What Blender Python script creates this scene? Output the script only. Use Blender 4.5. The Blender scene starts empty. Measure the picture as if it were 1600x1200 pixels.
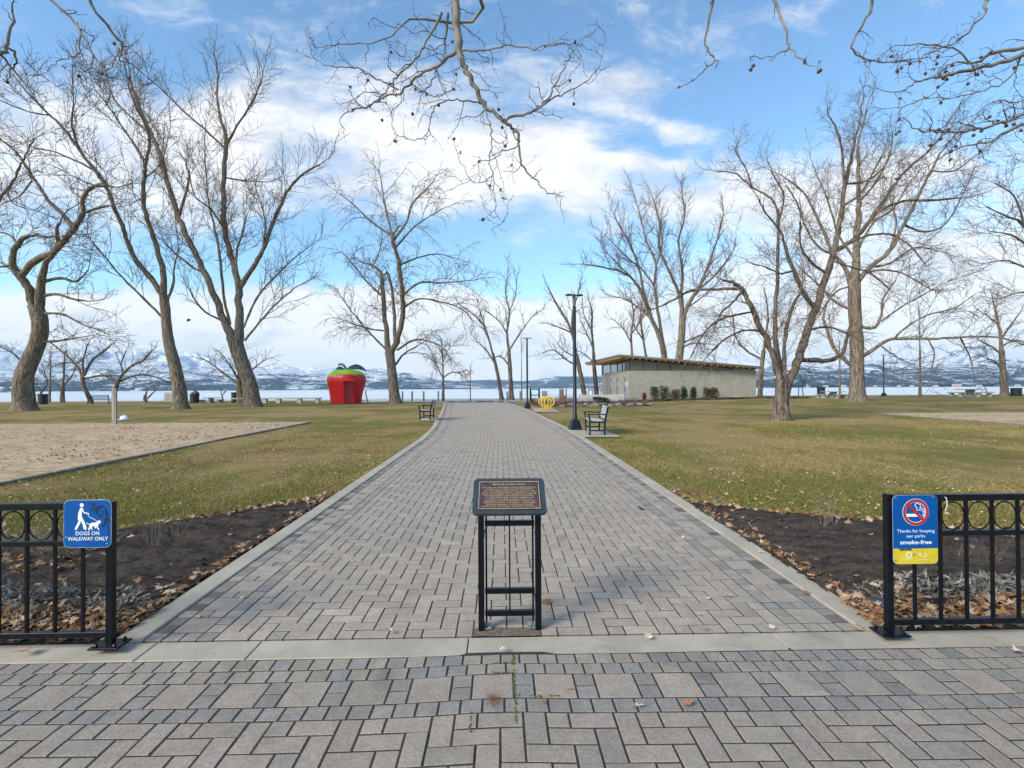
import bpy, bmesh, math, random
import numpy as np
from mathutils import Vector, Matrix
R = math.radians
random.seed(7); rng = np.random.default_rng(7)
S = bpy.context.scene
COL = S.collection
HAZE = True

# ------------------------------------------------------------------ camera
F = 790.0                       # focal length in pixels of a 1600 px wide frame
YAW, PITCH, ROLL = math.atan(17/F), math.atan(7/F), R(0.3)
CAM = Vector((0, 0, 1.6))
fw = Vector((math.sin(YAW)*math.cos(PITCH), math.cos(YAW)*math.cos(PITCH), math.sin(PITCH)))
r0 = Vector((math.cos(YAW), -math.sin(YAW), 0)); u0 = r0.cross(fw)
rt = r0*math.cos(ROLL) - u0*math.sin(ROLL); up = u0*math.cos(ROLL) + r0*math.sin(ROLL)
cd = bpy.data.cameras.new('camera'); cam = bpy.data.objects.new('camera', cd); COL.objects.link(cam)
cd.sensor_width = 36; cd.lens = 36*F/1600; cd.clip_start = 0.05; cd.clip_end = 60000
m = Matrix((rt, up, -fw)).transposed().to_4x4(); m.translation = CAM; cam.matrix_world = m
S.camera = cam

# ------------------------------------------------------------------ light
SUN_EL, SUN_AZ = R(33), R(232)          # azimuth measured clockwise from +Y: behind the camera, to the left
S.view_settings.view_transform = 'Standard'; S.view_settings.look = 'None'
S.view_settings.gamma = 1; S.view_settings.use_curve_mapping = False
S.view_settings.exposure = 0.6
sd = bpy.data.lights.new('sun', 'SUN'); sun = bpy.data.objects.new('sun', sd); COL.objects.link(sun)
sd.energy = 3.0; sd.angle = R(22); sd.color = (1.0, .90, .77)
sdir = Vector((math.sin(SUN_AZ)*math.cos(SUN_EL), math.cos(SUN_AZ)*math.cos(SUN_EL), math.sin(SUN_EL)))
sun.rotation_euler = sdir.to_track_quat('Z', 'Y').to_euler()

W = bpy.data.worlds.new("World"); S.world = W; W.use_nodes = True
nt = W.node_tree; nt.nodes.clear()
class NT:
    """small helper to write node graphs as expressions"""
    def __init__(s, nt): s.nt = nt
    def n(s, t, **k):
        o = s.nt.nodes.new(t)
        for a, b in k.items(): setattr(o, a, b)
        return o
    def put(s, sock, v):
        if hasattr(v, 'links'): s.nt.links.new(v, sock)
        else: sock.default_value = v
    def m(s, op, a, b=0.0, c=0.0):
        o = s.n('ShaderNodeMath', operation=op)
        s.put(o.inputs[0], a); s.put(o.inputs[1], b)
        if op in ('MULTIPLY_ADD', 'SMOOTH_MIN'): s.put(o.inputs[2], c)
        return o.outputs[0]
    def vm(s, op, a, b=(0, 0, 0)):
        o = s.n('ShaderNodeVectorMath', operation=op)
        s.put(o.inputs[0], a); s.put(o.inputs[1], b)
        return o.outputs['Value'] if op in ('DOT_PRODUCT', 'LENGTH') else o.outputs[0]
    def noise(s, vec, scale, detail=4, rough=.55, dist=0, col=False):
        o = s.n('ShaderNodeTexNoise'); s.put(o.inputs['Vector'], vec)
        o.inputs['Scale'].default_value = scale; o.inputs['Detail'].default_value = detail
        o.inputs['Roughness'].default_value = rough; o.inputs['Distortion'].default_value = dist
        return o.outputs['Color' if col else 'Fac']
    def rng(s, v, a, b, c=0.0, d=1.0, smooth=True):
        o = s.n('ShaderNodeMapRange'); o.interpolation_type = 'SMOOTHSTEP' if smooth else 'LINEAR'
        s.put(o.inputs[0], v); s.put(o.inputs[1], a); s.put(o.inputs[2], b); s.put(o.inputs[3], c); s.put(o.inputs[4], d)
        return o.outputs[0]
    def mix(s, f, a, b, mode='MIX'):
        o = s.n('ShaderNodeMix', data_type='RGBA', blend_type=mode); o.clamp_factor = True
        s.put(o.inputs[0], f)
        for i, v in ((6, a), (7, b)):
            if hasattr(v, 'links'): s.nt.links.new(v, o.inputs[i])
            else: o.inputs[i].default_value = (*v, 1) if len(v) == 3 else v
        return o.outputs[2]
    def scale(s, vec, x, y, z):
        return s.vm('MULTIPLY', vec, (x, y, z))
    def bump(s, h, strength=.3, dist=.01, normal=None):
        o = s.n('ShaderNodeBump'); s.put(o.inputs['Height'], h)
        o.inputs['Strength'].default_value = strength; o.inputs['Distance'].default_value = dist
        if normal is not None: s.put(o.inputs['Normal'], normal)
        return o.outputs[0]

w = NT(nt)
g = w.n('ShaderNodeTexCoord').outputs['Generated']
sx = w.n('ShaderNodeSeparateXYZ'); nt.links.new(g, sx.inputs[0])
ay = w.m('MAXIMUM', w.m('ABSOLUTE', sx.outputs[1]), .12)
U = w.m('DIVIDE', sx.outputs[0], ay); V = w.m('DIVIDE', w.m('MAXIMUM', sx.outputs[2], -.02), ay)
cb = w.n('ShaderNodeCombineXYZ'); nt.links.new(U, cb.inputs[0]); nt.links.new(V, cb.inputs[1]); w.put(cb.inputs[2], sx.outputs[1])
P = cb.outputs[0]
P2 = w.scale(P, 1, 1, 0)
warp = w.vm('SCALE', w.vm('SUBTRACT', w.noise(w.scale(P, 1, 1.8, 1), 3.0, 3, .6, col=True), (.5, .5, .5)))
warp.node.inputs['Scale'].default_value = .16
PW = w.vm('ADD', P2, w.scale(warp, 1, 1, 0))
dens = None
CL = [  # centre x, centre y, half length, half height (photo pixels), tilt in degrees (up to the right), weight
 (585, 205, 270, 92, -27, .85), (840, 240, 170, 42, 10, .85), (1045, 190, 95, 20, -14, .75), (1010, 254, 110, 15, 0, .75),
 (880, 285, 140, 30, 2, .7), (90, 240, 330, 110, 0, .95), (340, 250, 130, 95, 0, .7), (1290, 290, 300, 55, 6, 1.2),
 (1480, 390, 300, 66, 0, 1.2), (120, 560, 440, 84, 0, 2.2), (610, 555, 300, 86, 0, 2.2), (740, 520, 120, 45, 0, 1.2), (1010, 570, 330, 76, 0, 1.4),
 (1440, 535, 350, 72, 0, 2.0), (1560, 480, 220, 40, 0, 1.0), (490, 470, 60, 13, -8, .8), (770, 372, 95, 15, 0, .5), (960, 125, 120, 45, 10, .45),
 (80, 480, 180, 24, 6, .8), (1220, 150, 230, 70, 10, -.7), (330, 95, 130, 50, 0, -.6), (520, 400, 330, 52, 0, -.75), (900, 400, 260, 60, 0, -.45),
 (210, 440, 240, 40, 0, -.5), (1100, 460, 190, 40, 0, .25), (1550, 60, 200, 90, 0, -.3), (900, 60, 160, 60, 0, -.1)]
for (cx, cy, a, b, th, wt) in CL:
    mp = w.n('ShaderNodeMapping', vector_type='TEXTURE'); nt.links.new(PW, mp.inputs[0])
    mp.inputs[1].default_value = ((cx-783)/F, (607-cy)/F, 0); mp.inputs[2].default_value = (0, 0, R(th))
    mp.inputs[3].default_value = (a/F, b/F, 1)
    e = w.m('POWER', math.e, w.m('MULTIPLY', w.vm('DOT_PRODUCT', mp.outputs[0], mp.outputs[0]), -1.0))
    dens = w.m('MULTIPLY', e, wt) if dens is None else w.m('MULTIPLY_ADD', e, wt, dens)
front = w.rng(sx.outputs[1], .1, .3)
dens = w.m('MULTIPLY', dens, front)
fb = w.noise(w.vm('ADD', w.scale(P, 1, 2.1, 1), w.vm('SCALE', warp)), 5.0, 11, .68, .35)
fb2 = w.noise(w.scale(P, 1, 3.4, 1), 1.6, 4, .5, .3)
dd = w.m('ADD', dens, w.m('MULTIPLY_ADD', fb, 3.0, w.m('MULTIPLY', fb2, .5)))
alpha = w.rng(dd, 1.62, 2.85)
sky = w.n('ShaderNodeTexSky', sky_type='NISHITA'); sky.sun_disc = False
sky.sun_elevation = SUN_EL; sky.sun_rotation = SUN_AZ; sky.air_density = 1.0; sky.dust_density = .3; sky.ozone_density = 1.2
blue = w.vm('MULTIPLY', sky.outputs[0], (1.32, 1.64, 1.74))
sh = w.noise(w.scale(P, 1, 2.6, 1), 6.0, 6, .6, .2)
edge = w.rng(dd, 2.0, 3.3)
cc = w.mix(w.rng(w.m('ADD', sh, w.m('MULTIPLY', edge, .10)), .38, .62), (5.5, 5.75, 6.15), (7.5, 7.5, 7.6))
fin = w.mix(w.m('MULTIPLY', alpha, .93), blue, cc)
bg = w.n('ShaderNodeBackground'); bg.inputs[1].default_value = 0.1; nt.links.new(fin, bg.inputs[0])
out = w.n('ShaderNodeOutputWorld'); nt.links.new(bg.outputs[0], out.inputs[0])

# ------------------------------------------------------------------ helpers
SL = 0.0076
def sst(a, b, v):
    t = min(1, max(0, (v-a)/(b-a))); return t*t*(3-2*t)
def gz(x, y):
    z = SL*min(max(y, -5), 48)
    z += .22*sst(12, 24, x)*sst(26, 44, y)
    if y > 62: z += (-2.3-z)*sst(62, 80, y)
    return z
gzv = np.vectorize(gz)
def ray(px, py):
    return fw*F + rt*(px-800) - up*(py-600)
def at(px, py, Y):
    d = ray(px, py); return CAM + d*(Y/d.y)
def G(px, py):
    d = ray(px, py); d = d/d.y; y = .5
    while y < 60:
        p = CAM + d*y
        if p.z <= gz(p.x, y): break
        y += .25
    lo, hi = y-.25, y
    for _ in range(30):
        y = (lo+hi)/2; p = CAM + d*y
        if p.z > gz(p.x, y): lo = y
        else: hi = y
    p = CAM + d*y; return Vector((p.x, y, gz(p.x, y)))

MATS = {}
def mat(name, rgb, rough=.7, metal=0, var=.25, nscale=8, bump=0, bdist=.01, spec=.5, rgb2=None, stretch=(1, 1, 1), fn=None, detail=5):
    if name in MATS: return MATS[name]
    M = bpy.data.materials.new(name); M.use_nodes = True; t = NT(M.node_tree)
    b = M.node_tree.nodes['Principled BSDF']; b.inputs['Roughness'].default_value = rough
    b.inputs['Metallic'].default_value = metal; b.inputs['Specular IOR Level'].default_value = spec
    tc = t.n('ShaderNodeTexCoord').outputs['Object']
    if fn: fn(t, b, tc)
    else:
        v = t.scale(tc, *stretch)
        nz = t.noise(v, nscale, detail, .6)
        c2 = rgb2 or tuple(min(1, c*(1+var)) for c in rgb); c1 = rgb if rgb2 else tuple(c*(1-var) for c in rgb)
        M.node_tree.links.new(t.mix(t.rng(nz, .32, .68), c1, c2), b.inputs['Base Color'])
        if bump: M.node_tree.links.new(t.bump(nz, bump, bdist), b.inputs['Normal'])
    MATS[name] = M; return M

def mesh_np(name, V, F4, mat_, parent=None, smooth=False, colors=None, tri=False):
    me = bpy.data.meshes.new(name); n = len(F4); k = 3 if tri else 4
    me.vertices.add(len(V)); me.vertices.foreach_set('co', np.asarray(V, np.float32).ravel())
    me.loops.add(n*k); me.loops.foreach_set('vertex_index', np.asarray(F4, np.int32).ravel())
    me.polygons.add(n); me.polygons.foreach_set('loop_start', np.arange(0, n*k, k, dtype=np.int32))
    me.polygons.foreach_set('loop_total', np.full(n, k, np.int32))
    me.polygons.foreach_set('use_smooth', np.full(n, bool(smooth)))
    if colors is not None:
        a = me.color_attributes.new('tint', 'FLOAT_COLOR', 'POINT')
        a.data.foreach_set('color', np.asarray(colors, np.float32).ravel())
    me.update(calc_edges=True)
    if mat_: me.materials.append(mat_)
    o = bpy.data.objects.new(name, me); COL.objects.link(o)
    if parent: o.parent = parent
    return o

class MB:
    def __init__(s): s.V = []; s.F = []; s.mi = []; s.m = 0; s.sm = []; s.smooth = False
    def add(s, vs, fs):
        b = len(s.V); s.V += [tuple(v) for v in vs]; s.F += [tuple(b+i for i in f) for f in fs]
        s.mi += [s.m]*len(fs); s.sm += [s.smooth]*len(fs); return s
    def box(s, x0, x1, y0, y1, z0, z1, ch=0, M=None):
        if ch <= 0:
            vs = [(x, y, z) for z in (z0, z1) for x, y in ((x0, y0), (x1, y0), (x1, y1), (x0, y1))]
            fs = [(3, 2, 1, 0), (4, 5, 6, 7), (0, 1, 5, 4), (1, 2, 6, 5), (2, 3, 7, 6), (3, 0, 4, 7)]
        else:
            c = ch; vs = []
            for z, i in ((z0, c), (z0+c, 0), (z1-c, 0), (z1, c)):
                a, b_, d, e = x0+i, x1-i, y0+i, y1-i
                if i: vs += [(a, d, z), (b_, d, z), (b_, e, z), (a, e, z)]
                else: vs += [(x0, y0, z), (x1, y0, z), (x1, y1, z), (x0, y1, z)]
            fs = [(3, 2, 1, 0), (12, 13, 14, 15)]
            for k in range(3):
                for j in range(4): fs.append((k*4+j, k*4+(j+1) % 4, k*4+4+(j+1) % 4, k*4+4+j))
        if M is not None: vs = [M @ Vector(v) for v in vs]
        return s.add(vs, fs)
    def bar(s, a, b, w, h=None, upv=(0, 0, 1)):
        a, b = Vector(a), Vector(b); h = h or w; t = (b-a).normalized(); u = Vector(upv)
        if abs(t.dot(u)) > .95: u = Vector((0, 1, 0))
        r = t.cross(u).normalized(); u = r.cross(t)
        c = [(-w/2, -h/2), (w/2, -h/2), (w/2, h/2), (-w/2, h/2)]
        vs = [p + r*i + u*j for p in (a, b) for i, j in c]
        return s.add(vs, [(3, 2, 1, 0), (4, 5, 6, 7), (0, 1, 5, 4), (1, 2, 6, 5), (2, 3, 7, 6), (3, 0, 4, 7)])
    def tube(s, pts, rad, n=8, cap=True):
        pts = [Vector(p) for p in pts]; N = len(pts)
        if not hasattr(rad, '__len__'): rad = [rad]*N
        mt = (pts[-1]-pts[0]); 
        if mt.length < 1e-6: mt = pts[1]-pts[0]
        mt.normalize(); ref = min((Vector((1, 0, 0)), Vector((0, 1, 0)), Vector((0, 0, 1))), key=lambda q: abs(q.dot(mt)))
        vs = []
        for i, p in enumerate(pts):
            t = (pts[min(i+1, N-1)]-pts[max(i-1, 0)]).normalized(); a = t.cross(ref).normalized(); b = t.cross(a)
            vs += [p + (a*math.cos(k*2*math.pi/n) + b*math.sin(k*2*math.pi/n))*rad[i] for k in range(n)]
        fs = [(i*n+k, i*n+n+k, i*n+n+(k+1) % n, i*n+(k+1) % n) for i in range(N-1) for k in range(n)]
        if cap: fs += [tuple(range(n)), tuple(range(N*n-1, N*n-n-1, -1))]
        return s.add(vs, fs)
    def lathe(s, prof, n=24, c=(0, 0, 0), fr=None):
        vs = []; N = len(prof)
        for r, z in prof:
            for k in range(n):
                a = 2*math.pi*k/n; q = fr(a, z) if fr else 1
                vs.append((c[0]+r*q*math.cos(a), c[1]+r*q*math.sin(a), c[2]+z))
        fs = [(i*n+k, i*n+(k+1) % n, i*n+n+(k+1) % n, i*n+n+k) for i in range(N-1) for k in range(n)]
        fs += [tuple(range(n-1, -1, -1)), tuple(range((N-1)*n, N*n))]
        return s.add(vs, fs)
    def prism(s, poly, y0, y1):
        """outline in x,z pushed along y"""
        n = len(poly); vs = [(x, y, z) for y in (y0, y1) for x, z in poly]
        fs = [tuple(range(n)), tuple(range(2*n-1, n-1, -1))] + [(i, n+i, n+(i+1) % n, (i+1) % n) for i in range(n)]
        return s.add(vs, fs)
    def build(s, name, mats, parent=None, colors=None):
        me = bpy.data.meshes.new(name); me.from_pydata(s.V, [], s.F); me.update()
        for q in (mats if isinstance(mats, (list, tuple)) else [mats]): me.materials.append(q)
        me.polygons.foreach_set('material_index', s.mi); me.polygons.foreach_set('use_smooth', s.sm)
        bm = bmesh.new(); bm.from_mesh(me); bmesh.ops.recalc_face_normals(bm, faces=bm.faces); bm.to_mesh(me); bm.free()
        o = bpy.data.objects.new(name, me); COL.objects.link(o)
        if parent: o.parent = parent
        return o
def tag(o, label=None, cat=None, group=None, kind=None):
    for k, v in (('label', label), ('category', cat), ('group', group), ('kind', kind)):
        if v: o[k] = v
    return o
def thing(name, label, cat, loc=(0, 0, 0), rz=0, group=None):
    o = bpy.data.objects.new(name, None); COL.objects.link(o); o.location = loc; o.rotation_euler.z = rz
    o.empty_display_size = .2
    return tag(o, label, cat, group)
def dup(root, loc, rz=None, label=None, group=None, sc=None):
    r = root.copy(); COL.objects.link(r); r.location = loc
    if rz is not None: r.rotation_euler.z = rz
    if sc: r.scale = (sc,)*3 if not hasattr(sc, '__len__') else sc
    if label: r['label'] = label
    if group: r['group'] = group
    for ch in list(root.children):
        c = ch.copy(); COL.objects.link(c); c.parent = r
        for gch in ch.children:
            d = gch.copy(); COL.objects.link(d); d.parent = c
    return r
def struct(o): return tag(o, kind='structure')

def grid(name, xs, ys, zf, mt, smooth=True):
    X, Y = np.meshgrid(xs, ys); Z = zf(X, Y)
    V = np.stack([X, Y, Z], -1).reshape(-1, 3); nx, ny = len(xs), len(ys)
    i = (np.arange(ny-1)[:, None]*nx + np.arange(nx-1)[None]).ravel()
    return mesh_np(name, V, np.stack([i, i+1, i+nx+1, i+nx], 1), mt, smooth=smooth)

# ------------------------------------------------------------------ path shape
UU = 0.1083
PX0, PX1 = -21*UU+.03, 21*UU+.03
def pc(y):   # sideways drift of the walkway
    return float(np.interp(y, [0, 15, 19, 23, 28, 33, 39, 46, 60], [0, 0, -.14, -.42, -.75, -1.15, -1.7, -2.45, -4]))
def pw(y): return float(np.interp(y, [0, 16, 24, 33, 46, 60], [1, 1, 1.06, 1.13, 1.15, 1.15]))
def pwarp(x, y): return (x-.03)*pw(y)+.03+pc(y)
PY0, PY1 = 3.215, 46.5
def bedL(x): return float(np.interp(x, [-16, -9, -6, -4.3, -3.2, -2.4], [4.7, 5.0, 5.25, 5.7, 6.6, 7.35]))
def bedR(x): return float(np.interp(x, [2.4, 3.3, 4.3, 5.4, 9, 16], [6.85, 6.25, 5.75, 5.3, 5.0, 4.7]))
def in_path(x, y, mrg=.2):
    return PY0-6 < y < PY1 and pwarp(PX0, y)-mrg < x < pwarp(PX1, y)+mrg
SANDL = (-26, -8.2, 7.4, 22.0); SANDR = (19.0, 38, 11, 25.6)
def is_lawn(x, y):
    if y < 3.3 or in_path(x, y): return False
    if x < 0 and y < bedL(x): return False
    if x > 0 and y < bedR(x): return False
    for a in (SANDL, SANDR):
        if a[0] < x < a[1] and a[2] < y < a[3]: return False
    return True

# ------------------------------------------------------------------ ground materials
def f_grass(t, b, tc):
    n1 = t.noise(tc, .22, 5, .6, .3); n2 = t.noise(t.scale(tc, 1, .35, 1), 1.6, 6, .65); n3 = t.noise(tc, 26, 4, .7)
    green = t.mix(n3, (.085, .085, .018), (.21, .19, .048))
    tan = t.mix(n3, (.16, .108, .04), (.39, .29, .13))
    f = t.rng(t.m('ADD', t.m('MULTIPLY', n1, 1.5), t.m('MULTIPLY', n2, .7)), .96, 1.22)
    c = t.mix(f, green, tan)
    br_ = t.rng(t.noise(t.scale(tc, .5, 1.4, 1), .55, 5, .7, .5), .54, .66); c = t.mix(t.m('MULTIPLY', br_, .75), c, (.17, .095, .042))
    sp = t.rng(t.noise(tc, 9, 3, .7), .64, .72)
    c = t.mix(t.m('MULTIPLY', sp, .5), c, (.30, .20, .10))
    t.nt.links.new(c, b.inputs['Base Color']); t.nt.links.new(t.bump(n3, .9, .03), b.inputs['Normal'])
M_GRASS = mat('lawn_turf', None, .95, spec=.1, fn=f_grass)
def f_blade(t, b, tc):
    n1 = t.noise(tc, .22, 5, .6, .3); n2 = t.noise(t.scale(tc, 1, .35, 1), 1.6, 6, .65)
    ca = t.n('ShaderNodeVertexColor', layer_name='tint'); sp = t.n('ShaderNodeSeparateColor'); t.nt.links.new(ca.outputs[0], sp.inputs[0])
    f = t.rng(t.m('ADD', t.m('ADD', t.m('MULTIPLY', n1, 1.5), t.m('MULTIPLY', n2, .7)), t.m('MULTIPLY_ADD', sp.outputs[0], .5, -.25)), .96, 1.22)
    c = t.mix(f, t.mix(sp.outputs[1], (.10, .105, .02), (.27, .245, .062)), t.mix(sp.outputs[1], (.22, .155, .06), (.49, .375, .18)))
    br_ = t.rng(t.noise(t.scale(tc, .5, 1.4, 1), .55, 5, .7, .5), .54, .66); c = t.mix(t.m('MULTIPLY', br_, .7), c, (.26, .155, .07))
    t.nt.links.new(c, b.inputs['Base Color'])
M_BLADE = mat('grass_blade', None, .8, spec=.15, fn=f_blade)
def f_sand(t, b, tc):
    n1 = t.noise(t.scale(tc, 1, 1.3, 1), 3.2, 8, .75); n2 = t.noise(tc, 14, 4, .7); n0 = t.noise(tc, .35, 3, .5)
    c = t.mix(t.rng(n1, .38, .62), (.36, .258, .155), (.59, .45, .29))
    c = t.mix(t.m('MULTIPLY', t.rng(n0, .4, .65), .3), c, (.40, .28, .17))
    c = t.mix(t.m('MULTIPLY', t.rng(n2, .62, .70), .75), c, (.16, .095, .05))
    t.nt.links.new(c, b.inputs['Base Color']); t.nt.links.new(t.bump(t.m('ADD', n1, n2), 1, .05), b.inputs['Normal'])
M_SAND = mat('sand', None, .95, spec=.1, fn=f_sand)
def f_soil(t, b, tc):
    n1 = t.noise(t.scale(tc, 1, 1.8, 1), 5, 8, .7); n2 = t.noise(tc, 45, 4, .7)
    c = t.mix(t.rng(n1, .35, .68), (.042, .032, .025), (.145, .112, .086))
    c = t.mix(t.m('MULTIPLY', t.rng(n2, .58, .68), .7), c, (.24, .175, .12))
    t.nt.links.new(c, b.inputs['Base Color']); t.nt.links.new(t.bump(t.m('ADD', n1, t.m('MULTIPLY', n2, .6)), 1.0, .09), b.inputs['Normal'])
M_SOIL = mat('soil', None, .9, spec=.2, fn=f_soil)
def f_conc(base, base2, stain=(.12, .11, .09)):
    def f(t, b, tc):
        n1 = t.noise(tc, 2.3, 6, .65); n2 = t.noise(tc, 60, 3, .6); n3 = t.noise(t.scale(tc, 1, 1, 1), .9, 5, .7, .6)
        c = t.mix(t.rng(n1, .3, .7), base, base2)
        c = t.mix(t.m('MULTIPLY', t.rng(n3, .53, .72), .45), c, stain)
        c = t.mix(t.m('MULTIPLY', t.rng(n2, .5, .75), .3), c, tuple(q*.45 for q in base))
        t.nt.links.new(c, b.inputs['Base Color']); t.nt.links.new(t.bump(n2, .35, .004), b.inputs['Normal'])
    return f
M_CONC = mat('concrete', None, .85, spec=.25, fn=f_conc((.33, .29, .225), (.44, .39, .305)))
M_CONC2 = mat('pale_concrete', None, .85, spec=.25, fn=f_conc((.38, .37, .34), (.50, .485, .45)))
def f_paver(t, b, tc):
    ca = t.n('ShaderNodeVertexColor', layer_name='tint').outputs[0]
    n1 = t.noise(tc, 70, 4, .7); n2 = t.noise(tc, 1.1, 6, .65, .8); n3 = t.noise(tc, 9, 5, .7)
    c = t.mix(1.0, ca, t.mix(t.rng(n1, .3, .7), (.80, .80, .80), (1.16, 1.16, 1.16)), 'MULTIPLY')
    c = t.mix(1.0, c, t.mix(t.rng(n3, .3, .7), (.88, .88, .88), (1.1, 1.09, 1.08)), 'MULTIPLY')
    c = t.mix(t.m('MULTIPLY', t.rng(n2, .56, .74), .4), c, (.07, .068, .062))
    t.nt.links.new(c, b.inputs['Base Color']); t.nt.links.new(t.bump(n1, .5, .004), b.inputs['Normal'])
M_PAVER = mat('concrete_paver', None, .8, spec=.3, fn=f_paver)
M_JOINT = mat('joint_sand', (.034, .029, .023), .95, nscale=30)
M_BLACK = mat('black_paint', (.005, .006, .009), .35, var=.35, nscale=20, bump=.06, spec=.22)
M_NAVY = mat('dark_blue_metal', (.008, .014, .026), .4, var=.3, nscale=14, bump=.05, spec=.3)

# ------------------------------------------------------------------ the ground
xs = np.concatenate([np.linspace(-3000, -120, 20)[:-1], np.linspace(-120, -34, 20)[:-1], np.linspace(-34, 34, 171), np.linspace(34, 120, 20)[1:], np.linspace(120, 3000, 20)[1:]])
ys = np.concatenate([np.linspace(-60, 0, 13)[:-1], np.linspace(0, 90, 226)])
def hills_noise(X, Y): return .02*np.sin(X*.9+1.3*np.sin(Y*.4))*np.sin(Y*.7+.5) 
def zlawn(X, Y):
    Z = gzv(X, Y); far = np.clip((np.abs(X)-3.6)/2, 0, 1)*np.clip((Y-4)/3, 0, 1)*np.clip((52-Y)/4, 0, 1)
    return Z - .012*(np.abs(X) < 3.4)*1.0 + hills_noise(X, Y)*far - .02*((Y < 7.5))
ground = struct(grid('ground', xs, ys, zlawn, M_GRASS))
# beds of bare soil both sides of the walkway
sr = np.random.default_rng(3)
def lump(X, Y, a=.026):
    return a*(np.sin(X*4.1+2*np.sin(Y*3.3))*np.sin(Y*5.2+1.7*np.sin(X*2.7)) + .5*np.sin(X*11+Y*7)*np.sin(Y*13-X*5))
def bed(name, sgn, f):
    us = np.linspace(0, 1, 90); xr = np.concatenate([np.linspace(2.45, 6, 150), np.linspace(6, 16, 40)[1:]])*sgn
    X = np.repeat(xr[None], 90, 0); y1 = np.array([f(x) for x in xr]); Y = 3.2 + us[:, None]*(y1[None]-3.2)
    Z = gzv(X, Y) + .014 + np.abs(lump(X, Y))*np.minimum(1, np.minimum(us, 1-us)*8)[:, None] + .03*np.sin(us*math.pi)[:, None]*np.clip((np.abs(X)-2.5)/.6, 0, 1)
    Z += sr.normal(0, .006, Z.shape)*np.minimum(1, np.minimum(us, 1-us)*8)[:, None]
    V = np.stack([X, Y, Z], -1).reshape(-1, 3); nx = len(xr)
    i = (np.arange(89)[:, None]*nx+np.arange(nx-1)[None]).ravel()
    Fq = np.stack([i, i+1, i+nx+1, i+nx], 1)
    if sgn < 0: Fq = Fq[:, ::-1]
    return tag(mesh_np(name, V, Fq, M_SOIL, smooth=True), kind='structure')
bed('soil_bed', -1, bedL); bed('soil_bed', 1, bedR)
for nm, a in (('sand_court', SANDL), ('sand_court', SANDR)):
    struct(grid(nm, np.linspace(a[0], a[1], 130), np.linspace(a[2], a[3], 130), lambda X, Y: gzv(X, Y)+.03+.5*np.abs(lump(X, Y, .03)), M_SAND))
# beach promenade beyond the crest and the beach itself
def f_beach(t, b, tc):
    n = t.noise(t.scale(tc, 1, .4, 1), 1.2, 6, .7)
    t.nt.links.new(t.mix(t.rng(n, .35, .65), (.34, .29, .23), (.52, .46, .38)), b.inputs['Base Color'])
M_BEACH = mat('beach_sand', None, .95, spec=.1, fn=f_beach)
struct(grid('beach', np.linspace(-150, 150, 120), np.linspace(56, 84, 30), lambda X, Y: gzv(X, Y)+.012, M_BEACH))
struct(grid('promenade', np.linspace(-14, 12.2, 30), np.linspace(46.9, 57, 12), lambda X, Y: gzv(X, Y)+.02, M_CONC2))

# ------------------------------------------------------------------ pavers
class Pavers:
    def __init__(s): s.c = []
    def add(s, x0, x1, y0, y1, col, dz=0): s.c.append((x0, x1, y0, y1, *col, dz))
    def build(s, name, zf, warp=True, gap=.0050, ch=.0018, h=.0098):
        A = np.array(s.c); n = len(A)
        r = np.random.default_rng(5); cx, cy = (A[:, 0]+A[:, 1])/2, (A[:, 2]+A[:, 3])/2
        hx, hy = (A[:, 1]-A[:, 0])/2-gap, (A[:, 3]-A[:, 2])/2-gap
        ang = r.normal(0, .005, n); tx, ty = r.normal(0, .005, n), r.normal(0, .005, n); dz = r.normal(0, .0009, n)+A[:, 7]
        V = np.zeros((n, 12, 3)); k = 0
        for lev, (ins, z) in enumerate(((0, -.012), (0, h-ch), (ch, h))):
            for sx_, sy_ in ((-1, -1), (1, -1), (1, 1), (-1, 1)):
                lx, ly = sx_*(hx-ins), sy_*(hy-ins)
                V[:, k, 0] = cx+lx*np.cos(ang)-ly*np.sin(ang); V[:, k, 1] = cy+lx*np.sin(ang)+ly*np.cos(ang)
                V[:, k, 2] = z+dz+(tx*lx+ty*ly if lev else 0); k += 1
        if warp:
            yy = V[:, :, 1]; V[:, :, 0] = (V[:, :, 0]-.03)*np.vectorize(pw)(yy)+.03+np.vectorize(pc)(yy)
        V[:, :, 2] += zf(V[:, :, 0], V[:, :, 1])
        fs = [(8, 9, 10, 11)]+[(l*4+j, l*4+(j+1) % 4, l*4+4+(j+1) % 4, l*4+4+j) for l in range(2) for j in range(4)]
        Fq = (np.arange(n)[:, None, None]*12+np.array(fs)[None]).reshape(-1, 4)
        cols = np.ones((n, 12, 4)); cols[:, :, :3] = A[:, None, 4:7]
        return mesh_np(name, V.reshape(-1, 3), Fq, M_PAVER, colors=cols.reshape(-1, 4))
pr = random.Random(11)
def pcol(kind='h', k=1):
    v = pr.gauss(1, .05)*k; q = pr.random()
    base = {'h': (.345, .292, .232), 'b': (.335, .286, .230), 's': (.285, .248, .202), 'd': (.24, .218, .19)}[kind]
    if kind == 'h' and q < .16: base = (.345, .286, .234)
    if kind == 'h' and q > .9: base = (.315, .278, .230)
    if kind == 's' and q < .25: base = (.235, .218, .196)
    if kind == 'b' and q < .3: base = (.36, .298, .24)
    return tuple(c*v for c in base)
pv = Pavers(); ny = int((PY1-PY0)/UU)
hx0 = PX0+4*UU
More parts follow.
